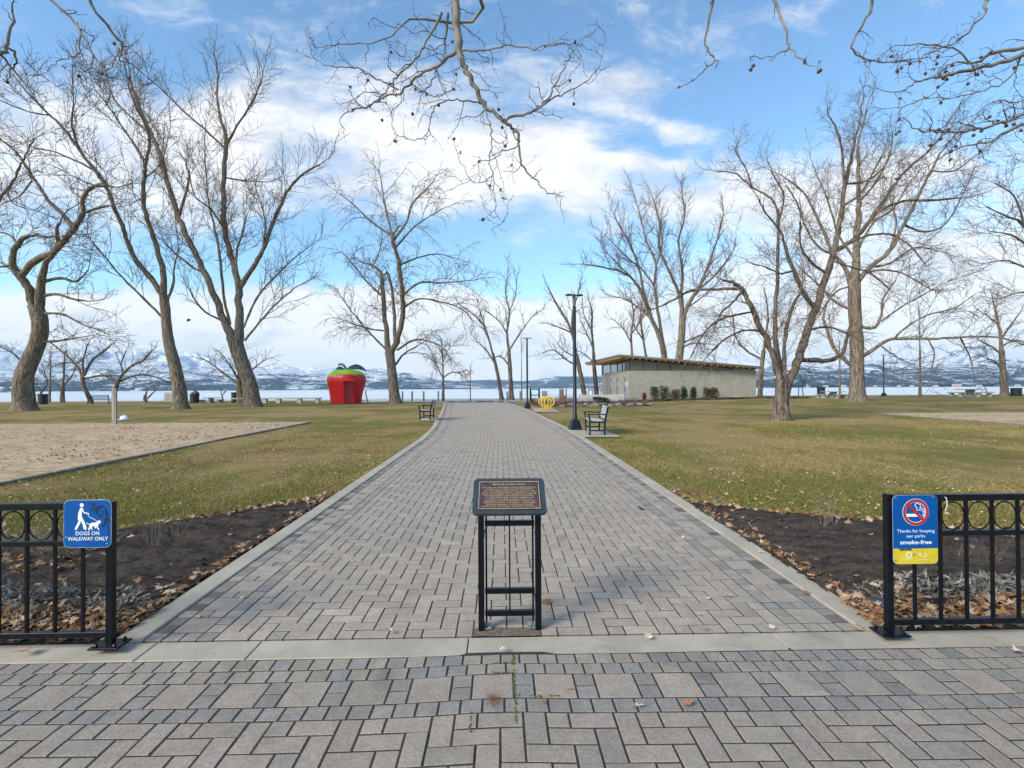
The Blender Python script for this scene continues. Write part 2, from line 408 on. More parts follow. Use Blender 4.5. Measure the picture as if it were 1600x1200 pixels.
for j in range(-1, ny):
    for i in range(-1, 34):
        k = (i+j) % 4
        if k == 0: c = [(i, j), (i+1, j)]
        elif k == 2: c = [(i, j), (i, j+1)]
        else: continue
        c = [q for q in c if 0 <= q[0] < 34 and 0 <= q[1] < ny]
        if not c: continue
        c = [q for q in c if not (15 <= q[0] <= 18 and q[1] < 1)]     # soil patch under the stand
        if not c: continue
        x0 = hx0+min(q[0] for q in c)*UU; x1 = hx0+(max(q[0] for q in c)+1)*UU
        y0 = PY0+min(q[1] for q in c)*UU; y1 = PY0+(max(q[1] for q in c)+1)*UU
        pv.add(x0, x1, y0, y1, pcol('h'))
for side in (0, 1):
    for j in range(0, ny-2, 3):
        def cell(a, b_, c, d, kd, P=pr):
            if side: a, b_ = 4-b_, 4-a
            xo = PX0 if not side else hx0+34*UU
            pv.add(xo+a*UU, xo+b_*UU, PY0+(j+c)*UU, PY0+(j+d)*UU, pcol(kd, pr.uniform(.42, .7) if (a == 0 or b_ == 4) and (a == 0) != bool(side) and pr.random() < .33 else 1))
        for a in range(4): cell(a, a+1, 0, 1, 's' if pr.random() < .6 else 'b')
        for c in (1, 2): cell(0, 1, c, c+1, 'd'); cell(3, 4, c, c+1, 's')
        cell(1, 3, 1, 3, 'b')
path_pavers = struct(pv.build('walkway_pavers', lambda X, Y: gzv(X, Y)))
M_JS = M_JOINT
V = []; ysj = np.linspace(PY0, PY1, 120)
for y in ysj:
    for k in range(9):
        x = PX0+(PX1-PX0)*k/8; x = pwarp(x, y); V.append((x, y, gz(x, y)+.0069))
i = (np.arange(119)[:, None]*9+np.arange(8)[None]).ravel()
struct(mesh_np('walkway_bed', V, np.stack([i, i+1, i+10, i+9], 1), M_JOINT))
# front pavement
def heave(X, Y):
    return .016*np.exp(-((X+.02)/.32)**2)*np.clip((3.1-Y)/.3, 0, 1) + .006*np.sin(X*1.7+.6)*np.clip((3.0-Y)/.2, 0, 1) + .004*np.sin(Y*5)*np.sin(X*.8)
def zfront(X, Y): return gzv(X, Y) + heave(X, Y)
fp = Pavers(); ye = 2.985
row = ye; NX = 130; xo = -7.05
def smallrow(y, kd='s', off=0):
    for i in range(NX): fp.add(xo+off+i*UU, xo+off+(i+1)*UU, y-UU, y, pcol(kd))
smallrow(row, 's'); row -= UU; smallrow(row, 's', .03); row -= UU
for i in range(0, NX, 3):
    x = xo+.068+i*UU
    fp.add(x, x+2*UU, row-2*UU, row, pcol('b', .90)); fp.add(x+2*UU, x+3*UU, row-UU, row, pcol('d')); fp.add(x+2*UU, x+3*UU, row-2*UU, row-UU, pcol('d'))
row -= 2*UU; smallrow(row, 'd', .02); row -= UU
hy0 = row
for j in range(-1, 60):
    for i in range(-1, NX):
        k = (i+j) % 4
        if k == 0: c = [(i, j), (i+1, j)]
        elif k == 2: c = [(i, j), (i, j+1)]
        else: continue
        c = [q for q in c if q[1] >= 0]
        if not c: continue
        x0 = xo+min(q[0] for q in c)*UU; x1 = xo+(max(q[0] for q in c)+1)*UU
        ya = hy0-(max(q[1] for q in c)+1)*UU; yb = hy0-min(q[1] for q in c)*UU
        fp.add(x0, x1, ya, yb, pcol('h', .86))
struct(fp.build('pavement', zfront, warp=False, gap=.0054))
struct(grid('pavement_bed', np.linspace(-7, 7, 401), np.linspace(-3.8, 3.02, 200), lambda X, Y: zfront(X, Y)+.0064, M_JOINT))
# concrete strip, edging kerbs
mb = MB()
jx = [-7, -4.1, -2.14, -1.5, -.21, 1.72, 3.7, 7]
for a, b in zip(jx[:-1], jx[1:]):
    mb.box(a+.003, b-.003, 2.99, 3.205, -.06, .032, .005)
struct(mb.build('concrete_strip', M_CONC))
mb = MB()
for side in (-1, 1):
    x0_ = PX0 if side < 0 else PX1; y = 3.212; 
    while y < PY1-.5:
        L = 1.95 if y < 30 else 1.5
        n = 4
        for q in range(n):
            ya, yb = y+L*q/n, y+L*(q+1)/n
            e0 = .004 if q == 0 else 0; e1 = .004 if q == n-1 else 0
            P_ = []
            for yy, ee in ((ya+e0, 0), (yb-e1, 0)):
                xa = pwarp(x0_, yy)+side*.004; xb = xa+side*.175
                P_.append((min(xa, xb), max(xa, xb), yy))
            (a0, b0, yA), (a1, b1, yB) = P_
            zt = .024; c = .006
            vs = []
            for (a, b_, yy) in P_:
                z = gz(a, yy); vs += [(a, yy, z-.08), (a, yy, z+zt-c), (a+c, yy, z+zt), (b_-c, yy, z+zt), (b_, yy, z+zt-c), (b_, yy, z-.08)]
            fs = [(k, k+1, k+7, k+6) for k in range(5)]
            if q == 0: fs.append((0, 1, 2, 3, 4, 5))
            if q == n-1: fs.append((6, 7, 8, 9, 10, 11))
            mb.add(vs, fs)
        y += L
struct(mb.build('kerb', M_CONC))
# timber edging round the sand courts
M_TIMB = mat('weathered_timber', (.10, .085, .07), .9, rgb2=(.26, .225, .185), stretch=(.3, 4, 4), nscale=5, bump=.4)
for a, lab in ((SANDL, 'weathered timber edging around the left sand court'), (SANDR, 'dark timber edging around the right sand court')):
    mb = MB(); x0_, x1_, y0_, y1_ = a; step = 2.4; r_ = random.Random(4)
    def run(p, q):
        p, q = Vector(p), Vector(q); L = (q-p).length; n = int(L/step); 
        for k in range(n):
            s_, e_ = p.lerp(q, k/n), p.lerp(q, (k+1)/n); d = (e_-s_).normalized()*.008
            s_ += d; e_ -= d; s_.z = gz(s_.x, s_.y)+.0+r_.uniform(-.01, .01); e_.z = gz(e_.x, e_.y)+.0+r_.uniform(-.01, .01)
            mb.bar(s_, e_, .10, .11)
    run((x1_, y0_, 0), (x1_, y1_, 0)); run((x0_, y1_, 0), (x1_-.07, y1_, 0)); run((x0_, y0_, 0), (x0_, y1_, 0)); run((x0_, y0_, 0), (x1_-.07, y0_, 0))
    tag(mb.build('timber_edging', M_TIMB), lab, 'edging')
# soil patch under the stand
struct(grid('soil_patch', np.linspace(-.185, .245, 14), np.linspace(3.215, 3.33, 6), lambda X, Y: gzv(X, Y)+.008+.4*np.abs(lump(X*3, Y*3, .006)), mat('damp_grit', (.085, .065, .045), .95, rgb2=(.20, .165, .125), nscale=40, bump=.6)))

# ------------------------------------------------------------------ water and far shore
def f_water(t, b, tc):
    n = t.noise(t.scale(tc, .02, .1, 1), 6, 6, .65); n2 = t.noise(t.scale(tc, .0012, .009, 1), 3, 5, .6, .4)
    t.nt.links.new(t.mix(t.rng(n2, .4, .62), (.42, .50, .55), (.66, .72, .76)), b.inputs['Base Color'])
    t.nt.links.new(t.bump(n, .06, .2), b.inputs['Normal'])
M_WATER = mat('lake_water', None, .22, spec=.6, fn=f_water)
struct(grid('lake', np.linspace(-22000, 22000, 40), np.linspace(70, 11500, 60), lambda X, Y: X*0-1.5, M_WATER))

def nz2(x, y, seed=0):
    v = 0; a = 1; f = 1
    for k in range(6):
        v += a*math.sin(x*f*1.3+seed*1.7+k*2.1+1.3*math.sin(y*f*.9+seed))*math.sin(y*f*1.1+k+seed*.6+1.1*math.sin(x*f*.7-k))
        a *= .5; f *= 2.03
    return v
def mount_mat(name, forest_hi, snow_lo, sc=1.0, cover=.5):
    def f(t, b, tc):
        s = t.n('ShaderNodeSeparateXYZ'); t.nt.links.new(tc, s.inputs[0])
        n1 = t.noise(t.scale(tc, 1, .5, 2.0), .0035*sc, 8, .68, .5); n2 = t.noise(t.scale(tc, 1, 1, 1.4), .022*sc, 6, .72)
        h = t.rng(s.outputs[2], forest_hi, snow_lo, -.05, .16, smooth=False)
        v = t.m('ADD', t.m('ADD', t.m('MULTIPLY', n1, .72), t.m('MULTIPLY', n2, .62)), h)
        sn = t.rng(v, .655+(.5-cover)*.3, .735+(.5-cover)*.3)
        c = t.mix(sn, t.mix(n2, (.016, .028, .040), (.05, .07, .085)), t.mix(n2, (.55, .57, .60), (.82, .83, .85)))
        t.nt.links.new(c, b.inputs['Base Color'])
    return mat(name, None, .9, spec=.1, fn=f)
def mountain(name, prof, D0, D1, mt, seed, rough=.16, nu=260, nv=26, wob=.25):
    """prof: skyline as (photo x, photo y) at the ridge distance D1, foot at D0"""
    px0, px1 = prof[0][0], prof[-1][0]; V = []
    for j in range(nv):
        t = j/(nv-1)
        for i in range(nu):
            px = px0+(px1-px0)*i/(nu-1); py = np.interp(px, [p[0] for p in prof], [p[1] for p in prof])
            q = at(px, py, D1); H = q.z+1.5
            dirx = (q.x)/D1; Y = D0+(D1-D0)*t
            prf = t**(.85)+wob*t*(1-t)*2*nz2(px*.018, t*3, seed)*.5
            z = -2.5 + H*prf*(1+rough*nz2(px*.03, t*4, seed+3)*(.35+.65*t)) + 1.0*t
            V.append((dirx*Y, Y + (D1-D0)*.1*nz2(px*.02, t*2, seed+5)*(t > 0), max(z, -2.5)))
    i = (np.arange(nv-1)[:, None]*nu+np.arange(nu-1)[None]).ravel()
    return struct(mesh_np(name, V, np.stack([i, i+1, i+nu+1, i+nu], 1), mt, smooth=False))
mountain('hills', [(-500, 520), (-200, 525), (0, 538), (100, 545), (200, 548), (330, 560), (430, 572), (520, 590), (600, 606)], 4200, 8200, mount_mat('snowy_slope', 60, 420, 1, .60), 1)
mountain('hills', [(-500, 578), (-100, 580), (60, 584), (160, 582), (260, 588), (340, 598), (420, 606), (470, 609)], 2900, 3900, mount_mat('forest_slope', 30, 170, 2, .44), 2)
mountain('hills', [(330, 604), (380, 585), (430, 574), (500, 574), (560, 576), (620, 582), (680, 590), (730, 599), (775, 604), (830, 607)], 5200, 7600, mount_mat('snowy_slope', 60, 420, 1, .60), 3)
mountain('hills', [(620, 606), (700, 596), (780, 594), (860, 591), (930, 588), (1000, 580), (1100, 575), (1250, 572)], 8600, 10800, mount_mat('far_slope', 100, 900, .5, .5), 4)
mountain('hills', [(880, 606), (925, 600), (945, 592), (1000, 580), (1080, 570), (1180, 560), (1260, 556), (1340, 548), (1420, 545), (1500, 540), (1580, 546), (1700, 540), (2200, 530)], 4300, 7000, mount_mat('snowy_slope', 60, 420, 1, .60), 6)
mountain('hills', [(900, 606), (960, 603), (1050, 594), (1140, 582), (1220, 574), (1300, 569), (1400, 566), (1480, 570), (1600, 562), (1750, 566), (2200, 560)], 2600, 4000, mount_mat('village_slope', 40, 300, 2.6, .47), 8, rough=.1)

# ------------------------------------------------------------------ trees
def tubes(items, n):
    """items: list of (Nx3 points, radii).  returns verts, quads"""
    Vs, Fs, base = [], [], 0; by = {}
    for p, r_ in items: by.setdefault(len(p), []).append((p, r_))
    for N, L in by.items():
        Pn = np.array([a for a, _ in L]); Rn = np.array([b for _, b in L]); K = len(L)
        T = np.empty_like(Pn); T[:, 1:-1] = Pn[:, 2:]-Pn[:, :-2]; T[:, 0] = Pn[:, 1]-Pn[:, 0]; T[:, -1] = Pn[:, -1]-Pn[:, -2]
        T /= np.linalg.norm(T, axis=2, keepdims=True)+1e-9
        mt = Pn[:, -1]-Pn[:, 0]; ax = np.argmin(np.abs(mt), 1); ref = np.eye(3)[ax][:, None, :]
        A = np.cross(T, ref); A /= np.linalg.norm(A, axis=2, keepdims=True)+1e-9; B = np.cross(T, A)
        ang = np.arange(n)*2*math.pi/n
        V = Pn[:, :, None, :]+(A[:, :, None, :]*np.cos(ang)[None, None, :, None]+B[:, :, None, :]*np.sin(ang)[None, None, :, None])*Rn[:, :, None, None]
        idx = np.arange(K)[:, None, None]*N*n+np.arange(N-1)[None, :, None]*n
        k = np.arange(n)[None, None]; k2 = (np.arange(n)+1) % n; k2 = k2[None, None]
        Fq = np.stack([idx+k, idx+n+k, idx+n+k2, idx+k2], -1).reshape(-1, 4)+base
        Vs.append(V.reshape(-1, 3)); Fs.append(Fq); base += K*N*n
    return np.concatenate(Vs), np.concatenate(Fs)
def catmull(P, k=4):
    P = np.array(P, float); out = []
    for i in range(len(P)-1):
        p0, p1, p2, p3 = P[max(i-1, 0)], P[i], P[i+1], P[min(i+2, len(P)-1)]
        for j in range(k):
            t = j/k
            out.append(.5*((2*p1)+(-p0+p2)*t+(2*p0-5*p1+4*p2-p3)*t*t+(-p0+3*p1-3*p2+p3)*t**3))
    out.append(P[-1]); return np.array(out)
def unit(v): return v/(np.linalg.norm(v)+1e-9)
def shoot(rg, p, d, L, r_, nseg, upb, wig, droop=0, rend=.5):
    pts = [p]; cur = p; dd_ = d
    for k in range(nseg):
        dd_ = unit(dd_+rg.normal(0, wig, 3)+np.array([0, 0, upb-droop*(k/nseg)*2]))
        cur = cur+dd_*L/nseg; pts.append(cur)
    return np.array(pts), np.linspace(r_, r_*rend, nseg+1)
def sprout(rg, src, spacing, L, rmax, rmin, nseg, upb, wig, t0=.2, spread=(.5, 1.1), droop=0, taper=.55):
    out = []
    for P_, R_ in src:
        seg = np.linalg.norm(np.diff(P_, axis=0), axis=1); tot = seg.sum(); cum = np.concatenate([[0], np.cumsum(seg)])
        s_ = tot*t0+rg.uniform(0, spacing)
        while s_ < tot:
            i = min(len(seg)-1, int(np.searchsorted(cum, s_)-1)); i = max(i, 0); f = (s_-cum[i])/(seg[i]+1e-9)
            p = P_[i]*(1-f)+P_[i+1]*f; r_ = R_[i]*(1-f)+R_[i+1]*f; t = unit(P_[i+1]-P_[i])
            q = rg.normal(0, 1, 3); q -= t*q.dot(t); q = unit(q); a = rg.uniform(*spread)
            d = unit(t*math.cos(a)+q*math.sin(a)+np.array([0, 0, upb*1.2]))
            l = L*rg.uniform(.45, 1.15)*(1-taper*s_/tot)
            rr = max(rmin, min(rmax, r_*.62)*rg.uniform(.6, 1))
            out.append(shoot(rg, p, d, l, rr, nseg, upb*.25, wig, droop))
            s_ += spacing*rg.uniform(.5, 1.5)
        # the tip itself carries on
        t = unit(P_[-1]-P_[-2]); out.append(shoot(rg, P_[-1], t, L*.5, max(rmin, R_[-1]*.9), nseg, upb*.25, wig, droop))
    return out
def f_bark(c1, c2, c3):
    def f(t, b, tc):
        v = t.scale(tc, 1, 1, .16); n1 = t.noise(v, 9, 8, .72, 1.2); n2 = t.noise(tc, 1.1, 4, .6)
        c = t.mix(t.rng(n1, .38, .62), c1, c2); c = t.mix(t.m('MULTIPLY', t.rng(n2, .5, .7), .6), c, c3)
        t.nt.links.new(c, b.inputs['Base Color']); t.nt.links.new(t.bump(n1, 1, .09), b.inputs['Normal'])
    return f
M_BARK = mat('furrowed_bark', None, .95, spec=.1, fn=f_bark((.075, .052, .036), (.30, .245, .195), (.19, .135, .07)))
M_BARK2 = mat('dark_bark', None, .95, spec=.1, fn=f_bark((.045, .034, .027), (.26, .205, .16), (.15, .105, .05)))
M_TWIG = mat('twig', (.145, .112, .088), .9, var=.3, nscale=2, spec=.1)
M_TWIG2 = mat('grey_twig', (.17, .145, .125), .9, var=.3, nscale=2, spec=.1)
def tree(name, label, traces, zoom, Y=None, group=None, bark=None, twig=None, depth=.35, seed=1, lens=(4.8, 2.0, .85), sp=(.62, .38, .30), upb=.25, droop=0, base=None, wr=1.0, t0=.25, cat='tree', twr=.0145, levels=3, thin=0):
    rg = np.random.default_rng(seed)
    def cv(p): 
        if zoom == 'L': return (p[0]/2, p[1]/2+67, p[2])
        if zoom == 'R': return (800+p[0]/2, p[1]/2+67, p[2])
        return p
    tr = [[cv(p) for p in l] for l in traces]
    b = G(tr[0][0][0], tr[0][0][1]) if Y is None else None
    if Y is None: Y = b.y
    else:
        b = at(tr[0][0][0], tr[0][0][1], Y); b.z = gz(b.x, Y)
    bx, by, bz = b; items = []; nodes = []   # nodes: list of (px, py, depth offset)
    for li, l in enumerate(tr):
        x0_, y0_ = l[0][0], l[0][1]; off0 = 0
        if nodes:
            q = min(nodes, key=lambda c: (c[0]-x0_)**2+(c[1]-y0_)**2); off0 = q[2]
        else: off0 = 0
        ln = sum(math.hypot(l[i+1][0]-l[i][0], l[i+1][1]-l[i][1]) for i in range(len(l)-1))
        slope = 0 if li == 0 else rg.uniform(-1, 1)*depth
        s_ = 0; pts = []; rad = []
        sm = catmull([(p[0], p[1], p[2]) for p in l], 4)
        for i, (px, py, wpx) in enumerate(sm):
            if i: s_ += math.hypot(sm[i][0]-sm[i-1][0], sm[i][1]-sm[i-1][1])
            o = off0 + slope*s_*Y/F*(1 if li else 0)
            o = max(-Y*.45, o); p = at(px, py, Y+o); 
            nodes.append((px, py, o))
            pts.append((p.x-bx, p.y-by, p.z-bz)); rad.append(max(.006, wpx*(.94 if li == 0 else .80)*wr/2*(Y+o)/F))
        pts = np.array(pts); rad = np.array(rad)
        wob = min(.6, float(rad.mean()))
        if li: pts[1:] += rg.normal(0, wob*.22, (len(pts)-1, 3))*np.array([1, 1, .6])
        if li == 0:
            pts[0, 2] = -.12
            rad[0] *= 1.32; rad[1] *= 1.06
        items.append((pts, rad))
    thick = [it for it in items]
    V1, F1 = tubes(thick, 12 if items[0][1][0] > .15 else 7)
    # knobbly surface
    V1 = V1 + rg.normal(0, 1, V1.shape)*(.012 if items[0][1][0] > .2 else .002)
    o = thing(name, label, cat, (bx, by, bz), 0, group)
    mesh_np('trunk', V1, F1, bark or M_BARK, o, smooth=True)
    src = items[1:] if len(items) > 1 else items
    l1 = sprout(rg, src, sp[0], lens[0], .030*max(.4, Y/40), twr*1.25, 6, upb, .16, t0=t0, droop=droop*.4)
    l2 = sprout(rg, l1, sp[1], lens[1], .02*max(.4, Y/40), twr*1.05, 4, upb*.6, .18, t0=.12, droop=droop)
    l3 = sprout(rg, l2, sp[2], lens[2], .012, twr*.8, 2, upb*.5, .2, t0=.1, droop=droop*1.2) if levels > 2 else []
    V2, F2 = tubes(l1+l2, 4); crown = [(V2, F2)]
    if l3:
        V3, F3 = tubes(l3, 3); F3 = F3+len(V2); V2 = np.concatenate([V2, V3]); F2 = np.concatenate([F2, F3])
    mesh_np('crown', V2, F2, twig or M_TWIG, o, smooth=False)
    return o, l1, l2

tree('bare_tree', 'gnarled bare tree at the far left, thick crooked trunk forking low into twisted limbs', [
 [(77,1150,33),(73,1090,29),(75,1040,26),(95,990,24),(120,930,23),(125,870,22),(110,820,21)],
 [(108,830,19),(90,770,15),(60,725,13),(38,685,11),(50,640,10),(75,610,8),(110,600,6),(140,606,5),(175,605,3)],
 [(66,728,12),(110,680,12),(170,650,11),(215,600,10),(245,560,9),(258,530,8),(258,490,7),(280,455,6),(310,443,5),(350,450,3)],
 [(228,575,9),(190,530,7),(150,490,6),(110,430,5),(70,370,4),(40,330,3),(0,300,2)],
 [(120,830,18),(130,740,13),(150,680,9),(175,640,7),(180,560,4)],
 [(140,745,6),(190,735,5),(240,745,4),(275,710,2)], [(138,790,6),(180,785,5),(220,798,4),(275,808,2)],
 [(133,845,5),(200,850,4),(260,880,3),(330,905,1.5)], [(126,935,5),(190,930,4),(250,920,2)],
 [(255,535,5),(310,515,4),(350,508,2)], [(45,690,5),(10,700,4),(-40,690,2)], [(70,1000,3),(40,970,2.5),(0,950,1.5)],
 [(60,640,4),(30,600,3),(-20,590,2)], [(100,430,3),(60,480,2),(10,500,1.5)]], 'L', seed=11, lens=(3.6,1.6,.7), upb=.12)
tree('bare_tree', 'tall bare tree leaning left, second from the left, slim trunk that forks high', [
 [(565,1145,25),(560,1080,20),(546,1010,18),(526,930,16),(518,850,14),(512,790,14)],
 [(512,795,13),(490,760,10),(455,715,9),(420,670,8.5),(395,610,8),(375,560,7.5),(345,480,7),(320,430,6.5),(290,390,6),(245,330,5),(200,270,4),(150,220,3),(100,170,2.5),(40,100,1.5)],
 [(512,795,13),(510,720,10),(490,640,9),(465,570,8),(450,500,7.5),(450,420,7),(455,370,6),(470,300,5),(450,250,4),(420,190,3.5),(400,120,2.5),(385,60,1.5)],
 [(450,370,4),(420,320,3),(380,260,3),(340,200,2),(300,150,1.5)], [(510,860,4),(450,800,4),(380,730,3),(320,660,2.5),(280,610,1.5)],
 [(524,800,5),(540,760,4),(545,700,3),(560,640,2)], [(300,400,4),(240,370,3),(170,340,2),(110,330,1.5)],[(255,345,3.5),(225,260,3),(230,180,2),(225,100,1.2)],
 [(150,225,2.5),(90,215,2),(0,180,1.5)], [(330,450,3),(280,440,2.5),(235,420,1.5)], [(455,420,3),(500,380,2),(520,320,1.5)]], 'L', seed=12)
tree('bare_tree', 'tallest bare tree on the left lawn, stout leaning trunk dividing into several upright limbs', [
 [(790,1138,28),(778,1060,23),(752,990,22),(735,930,23)],
 [(733,935,20),(705,880,14),(680,820,12.5),(650,740,11.5),(615,670,10.5),(580,600,10),(555,530,10),(525,440,9),(500,350,8),(470,280,7),(430,190,5),(410,120,3),(400,60,1.5)],
 [(745,935,18),(748,850,14),(745,760,12.5),(725,680,11),(705,600,10),(700,500,9),(700,400,8),(705,300,7),(690,240,5),(680,180,4),(680,100,3),(670,30,1.5)],
 [(560,540,5),(590,430,3.5),(580,380,2)], [(475,290,5),(430,250,3.5),(360,180,2.5),(330,100,1.5)],
 [(708,320,5),(740,260,4),(790,180,3),(820,110,2)], [(702,330,4),(640,270,3.5),(570,210,3),(510,150,2.5),(440,90,2)],
 [(720,880,5),(700,800,5),(690,700,4.5),(680,620,4),(660,540,3),(645,440,2),(640,300,1.5)],
 [(748,765,10),(790,700,8.5),(820,650,7.5),(850,570,6.5),(880,500,6),(915,440,5),(960,400,4),(1000,380,2.5)],
 [(742,760,5),(738,660,4),(755,600,3),(770,540,1.5)], [(762,890,4),(800,800,3.5),(850,740,3),(900,690,2.5),(960,640,1.5)],
 [(765,930,4),(830,850,3),(880,800,2.5),(930,760,1.5)], [(820,650,4),(830,570,3),(815,500,2)], [(705,590,4),(660,520,3),(610,480,2),(590,400,1.5)],
 [(640,720,4),(600,700,3),(540,650,2),(500,610,1.2)], [(700,420,3),(760,430,2.5),(830,435,1.5)], [(700,870,4),(640,840,3),(600,790,2)]], 'L', seed=13)
tree('bare_tree', 'bare tree with drooping side branches beside the red fruit kiosk', [
 [(1236,1127,20),(1228,1060,16),(1222,1000,15),(1217,965,16)],
 [(1215,965,12),(1205,900,9.5),(1200,830,9),(1195,760,8),(1190,720,7),(1165,695,5),(1145,690,3)],
 [(1222,970,12),(1245,920,10),(1258,860,9.5),(1258,800,9),(1252,740,8),(1245,680,7),(1230,630,6),(1226,600,5)],
 [(1227,610,5),(1215,560,4),(1200,490,3),(1190,420,1.5)], [(1232,615,5),(1270,560,4),(1290,500,3),(1340,450,2),(1360,420,1)],
 [(1235,640,4),(1300,570,2.5),(1380,520,1.5)], [(1222,600,4),(1160,560,3),(1110,510,2),(1060,470,1)],
 [(1235,945,7),(1232,850,6),(1225,770,5),(1212,720,4),(1195,730,3)], [(1258,790,4),(1310,750,4),(1380,750,3),(1440,745,2),(1490,740,1)],
 [(1260,830,4),(1310,800,3),(1380,810,2.5),(1440,830,2),(1480,870,1)], [(1248,695,3.5),(1310,670,2.5),(1370,660,2),(1430,675,1)],
 [(1195,790,3.5),(1150,750,3),(1110,700,2.5),(1075,660,1.5)], [(1208,960,4),(1150,900,3),(1100,840,2.5),(1065,790,1.5)],
 [(1240,960,4),(1290,930,4),(1330,930,3),(1380,950,2),(1410,990,1)], [(1232,1010,4),(1265,970,3),(1300,950,2)],
 [(1200,900,3),(1140,890,2.5),(1080,870,1.5)], [(1165,700,2.5),(1185,650,2),(1195,600,1.2)]], 'L', seed=14, lens=(4.0,2.0,.9), droop=.28, upb=.12, depth=.5)
tree('small_tree', 'small bare weeping tree standing left of the end of the walkway', [
 [(1385,1113,5),(1385,1080,4.2),(1385,1050,3.6)], [(1385,1052,3.2),(1383,980,2.4),(1380,930,1.5)], [(1385,1050,3),(1365,1010,2),(1340,980,1)],
 [(1386,1047,3),(1410,1030,2.2),(1440,1035,1.6),(1460,1055,1)], [(1384,1000,2),(1400,960,1.5),(1420,940,1)]], 'L', seed=15, lens=(1.8,.9,.4), sp=(.3,.3,.25), droop=.3, Y=50)
tree('slender_tree', 'slender bare tree leaning left at the far end of the walkway', [
 [(1568,1112,7),(1556,1040,5.5),(1540,970,5)], [(1540,975,4.5),(1515,890,3.2),(1480,850,2),(1440,820,1)], [(1545,1000,3),(1520,960,2),(1490,930,1)], [(1520,900,2.5),(1500,840,1.5),(1490,800,1)]], 'L', seed=16, Y=54, lens=(2.2,1,.45), sp=(.5,.4,.3), droop=.15)
tree('slender_tree', 'upright slender bare tree at the far end of the walkway', [
 [(1598,1112,9),(1595,1040,7),(1590,960,6)], [(1590,965,5),(1585,900,4),(1592,840,3),(1580,780,2),(1590,700,1)], [(1593,1010,3.5),(1565,980,2.8),(1540,985,1.5)],
 [(1587,915,3),(1560,870,2),(1520,840,1)], [(1591,960,3.5),(1630,900,2.5),(1660,860,1.5),(1685,840,1)], [(1592,840,2.5),(1610,790,1.5),(1615,740,1)]], 'L', seed=17, Y=53, lens=(2.4,1,.45), sp=(.5,.38,.3), droop=.05)
tree('bare_tree', 'bare tree leaning left behind the near lamp post, low limb reaching left', [
 [(228,1108,8.5),(215,1040,7.5),(202,975,6.5)], [(202,980,6),(185,900,5),(160,850,4),(130,800,3),(110,760,1.5)], [(188,910,4),(190,840,3),(205,790,2),(215,740,1)],
 [(208,1010,3),(170,990,2.8),(130,960,2),(95,970,1)], [(186,905,3),(150,890,2.5),(120,880,1.5)], [(205,985,2.5),(160,960,2),(135,930,1)]], 'R', seed=18, Y=55, bark=M_BARK2, lens=(2.4,1,.45), sp=(.5,.36,.28), droop=.1)
tree('bare_tree', 'bare tree rising just left of the building behind the lamp post', [
 [(265,1100,8),(258,1030,6.5),(255,970,5.5)], [(255,975,5),(250,900,4),(250,840,3),(240,800,1.5)], [(256,960,3),(230,900,2.2),(215,870,1.2)], [(252,900,3),(225,850,2),(220,800,1.2)], [(255,1000,2.5),(230,975,1.8),(200,960,1)]], 'R', seed=19, Y=57, bark=M_BARK2, lens=(2.2,.95,.45), sp=(.5,.36,.28), droop=.1)
# trees behind the building: feet hidden by it
GB = 'bare trees crowded behind the building'
tree('bare_tree', 'bare tree behind the building sweeping up and left above the roof', [
 [(490,1095,12),(480,1040,11),(475,985,10)], [(475,990,10),(465,930,9),(440,870,8),(410,790,7),(380,740,5),(340,715,4),(280,700,3),(210,690,1.5)],
 [(415,795,5),(395,700,4),(370,630,3),(330,560,2),(310,520,1)], [(440,870,4),(400,830,3),(350,800,2),(310,790,1)], [(380,740,3),(330,690,2),(280,640,1.2)],[(395,700,3),(350,660,2),(290,600,1)]], 'R', seed=20, Y=68, group=None, lens=(4.6,2.0,.9), sp=(.6,.42,.32), twr=.018)
tree('bare_tree', 'slim upright bare tree in the middle behind the building roof', [
 [(500,1095,9),(490,1040,8),(480,985,7.5)], [(480,990,7),(460,860,6),(445,760,5),(450,690,4.5),(420,620,3.5),(400,540,2.5),(375,450,1.2)], [(450,700,3.5),(470,620,2.5),(455,540,1.5)], [(445,760,3),(400,700,2.5),(360,680,1.5)]], 'R', seed=21, Y=71, lens=(4.4,2.0,.9), sp=(.6,.42,.32), twr=.018)
tree('bare_tree', 'stoutest bare tree behind the building, grey trunk forking above the roof', [
 [(520,1095,15),(520,1040,14),(522,990,13),(530,920,11.5),(533,855,11)], [(533,865,9),(520,780,6.5),(490,710,5),(460,640,4),(460,560,3),(440,480,1.5)],
 [(533,860,9),(560,800,7.5),(590,760,6.5),(610,700,5),(640,620,3),(660,540,2)], [(532,855,8),(530,780,6),(532,700,5),(520,620,4),(540,540,2.5),(530,460,1.5)],
 [(545,830,3),(600,790,2),(650,740,1)], [(590,765,4),(640,720,3),(690,650,2),(700,600,1)], [(530,940,4),(560,925,3),(610,905,1.5)], [(528,960,3),(555,940,2.5),(600,940,1.5)]], 'R', seed=22, Y=66, lens=(4.6,2.0,.9), sp=(.58,.42,.32), twr=.018)
tree('small_tree', 'short bushy bare tree behind the left end of the building roof', [
 [(375,1095,6),(374,1020,5.5),(375,970,5)], [(375,975,4.5),(372,910,4),(380,850,3),(370,790,1.5)], [(374,940,3),(345,890,2),(310,860,1)], [(373,910,3),(400,870,2),(420,820,1)]], 'R', seed=23, Y=70, lens=(2.4,1.1,.5), sp=(.4,.36,.3), twr=.018)
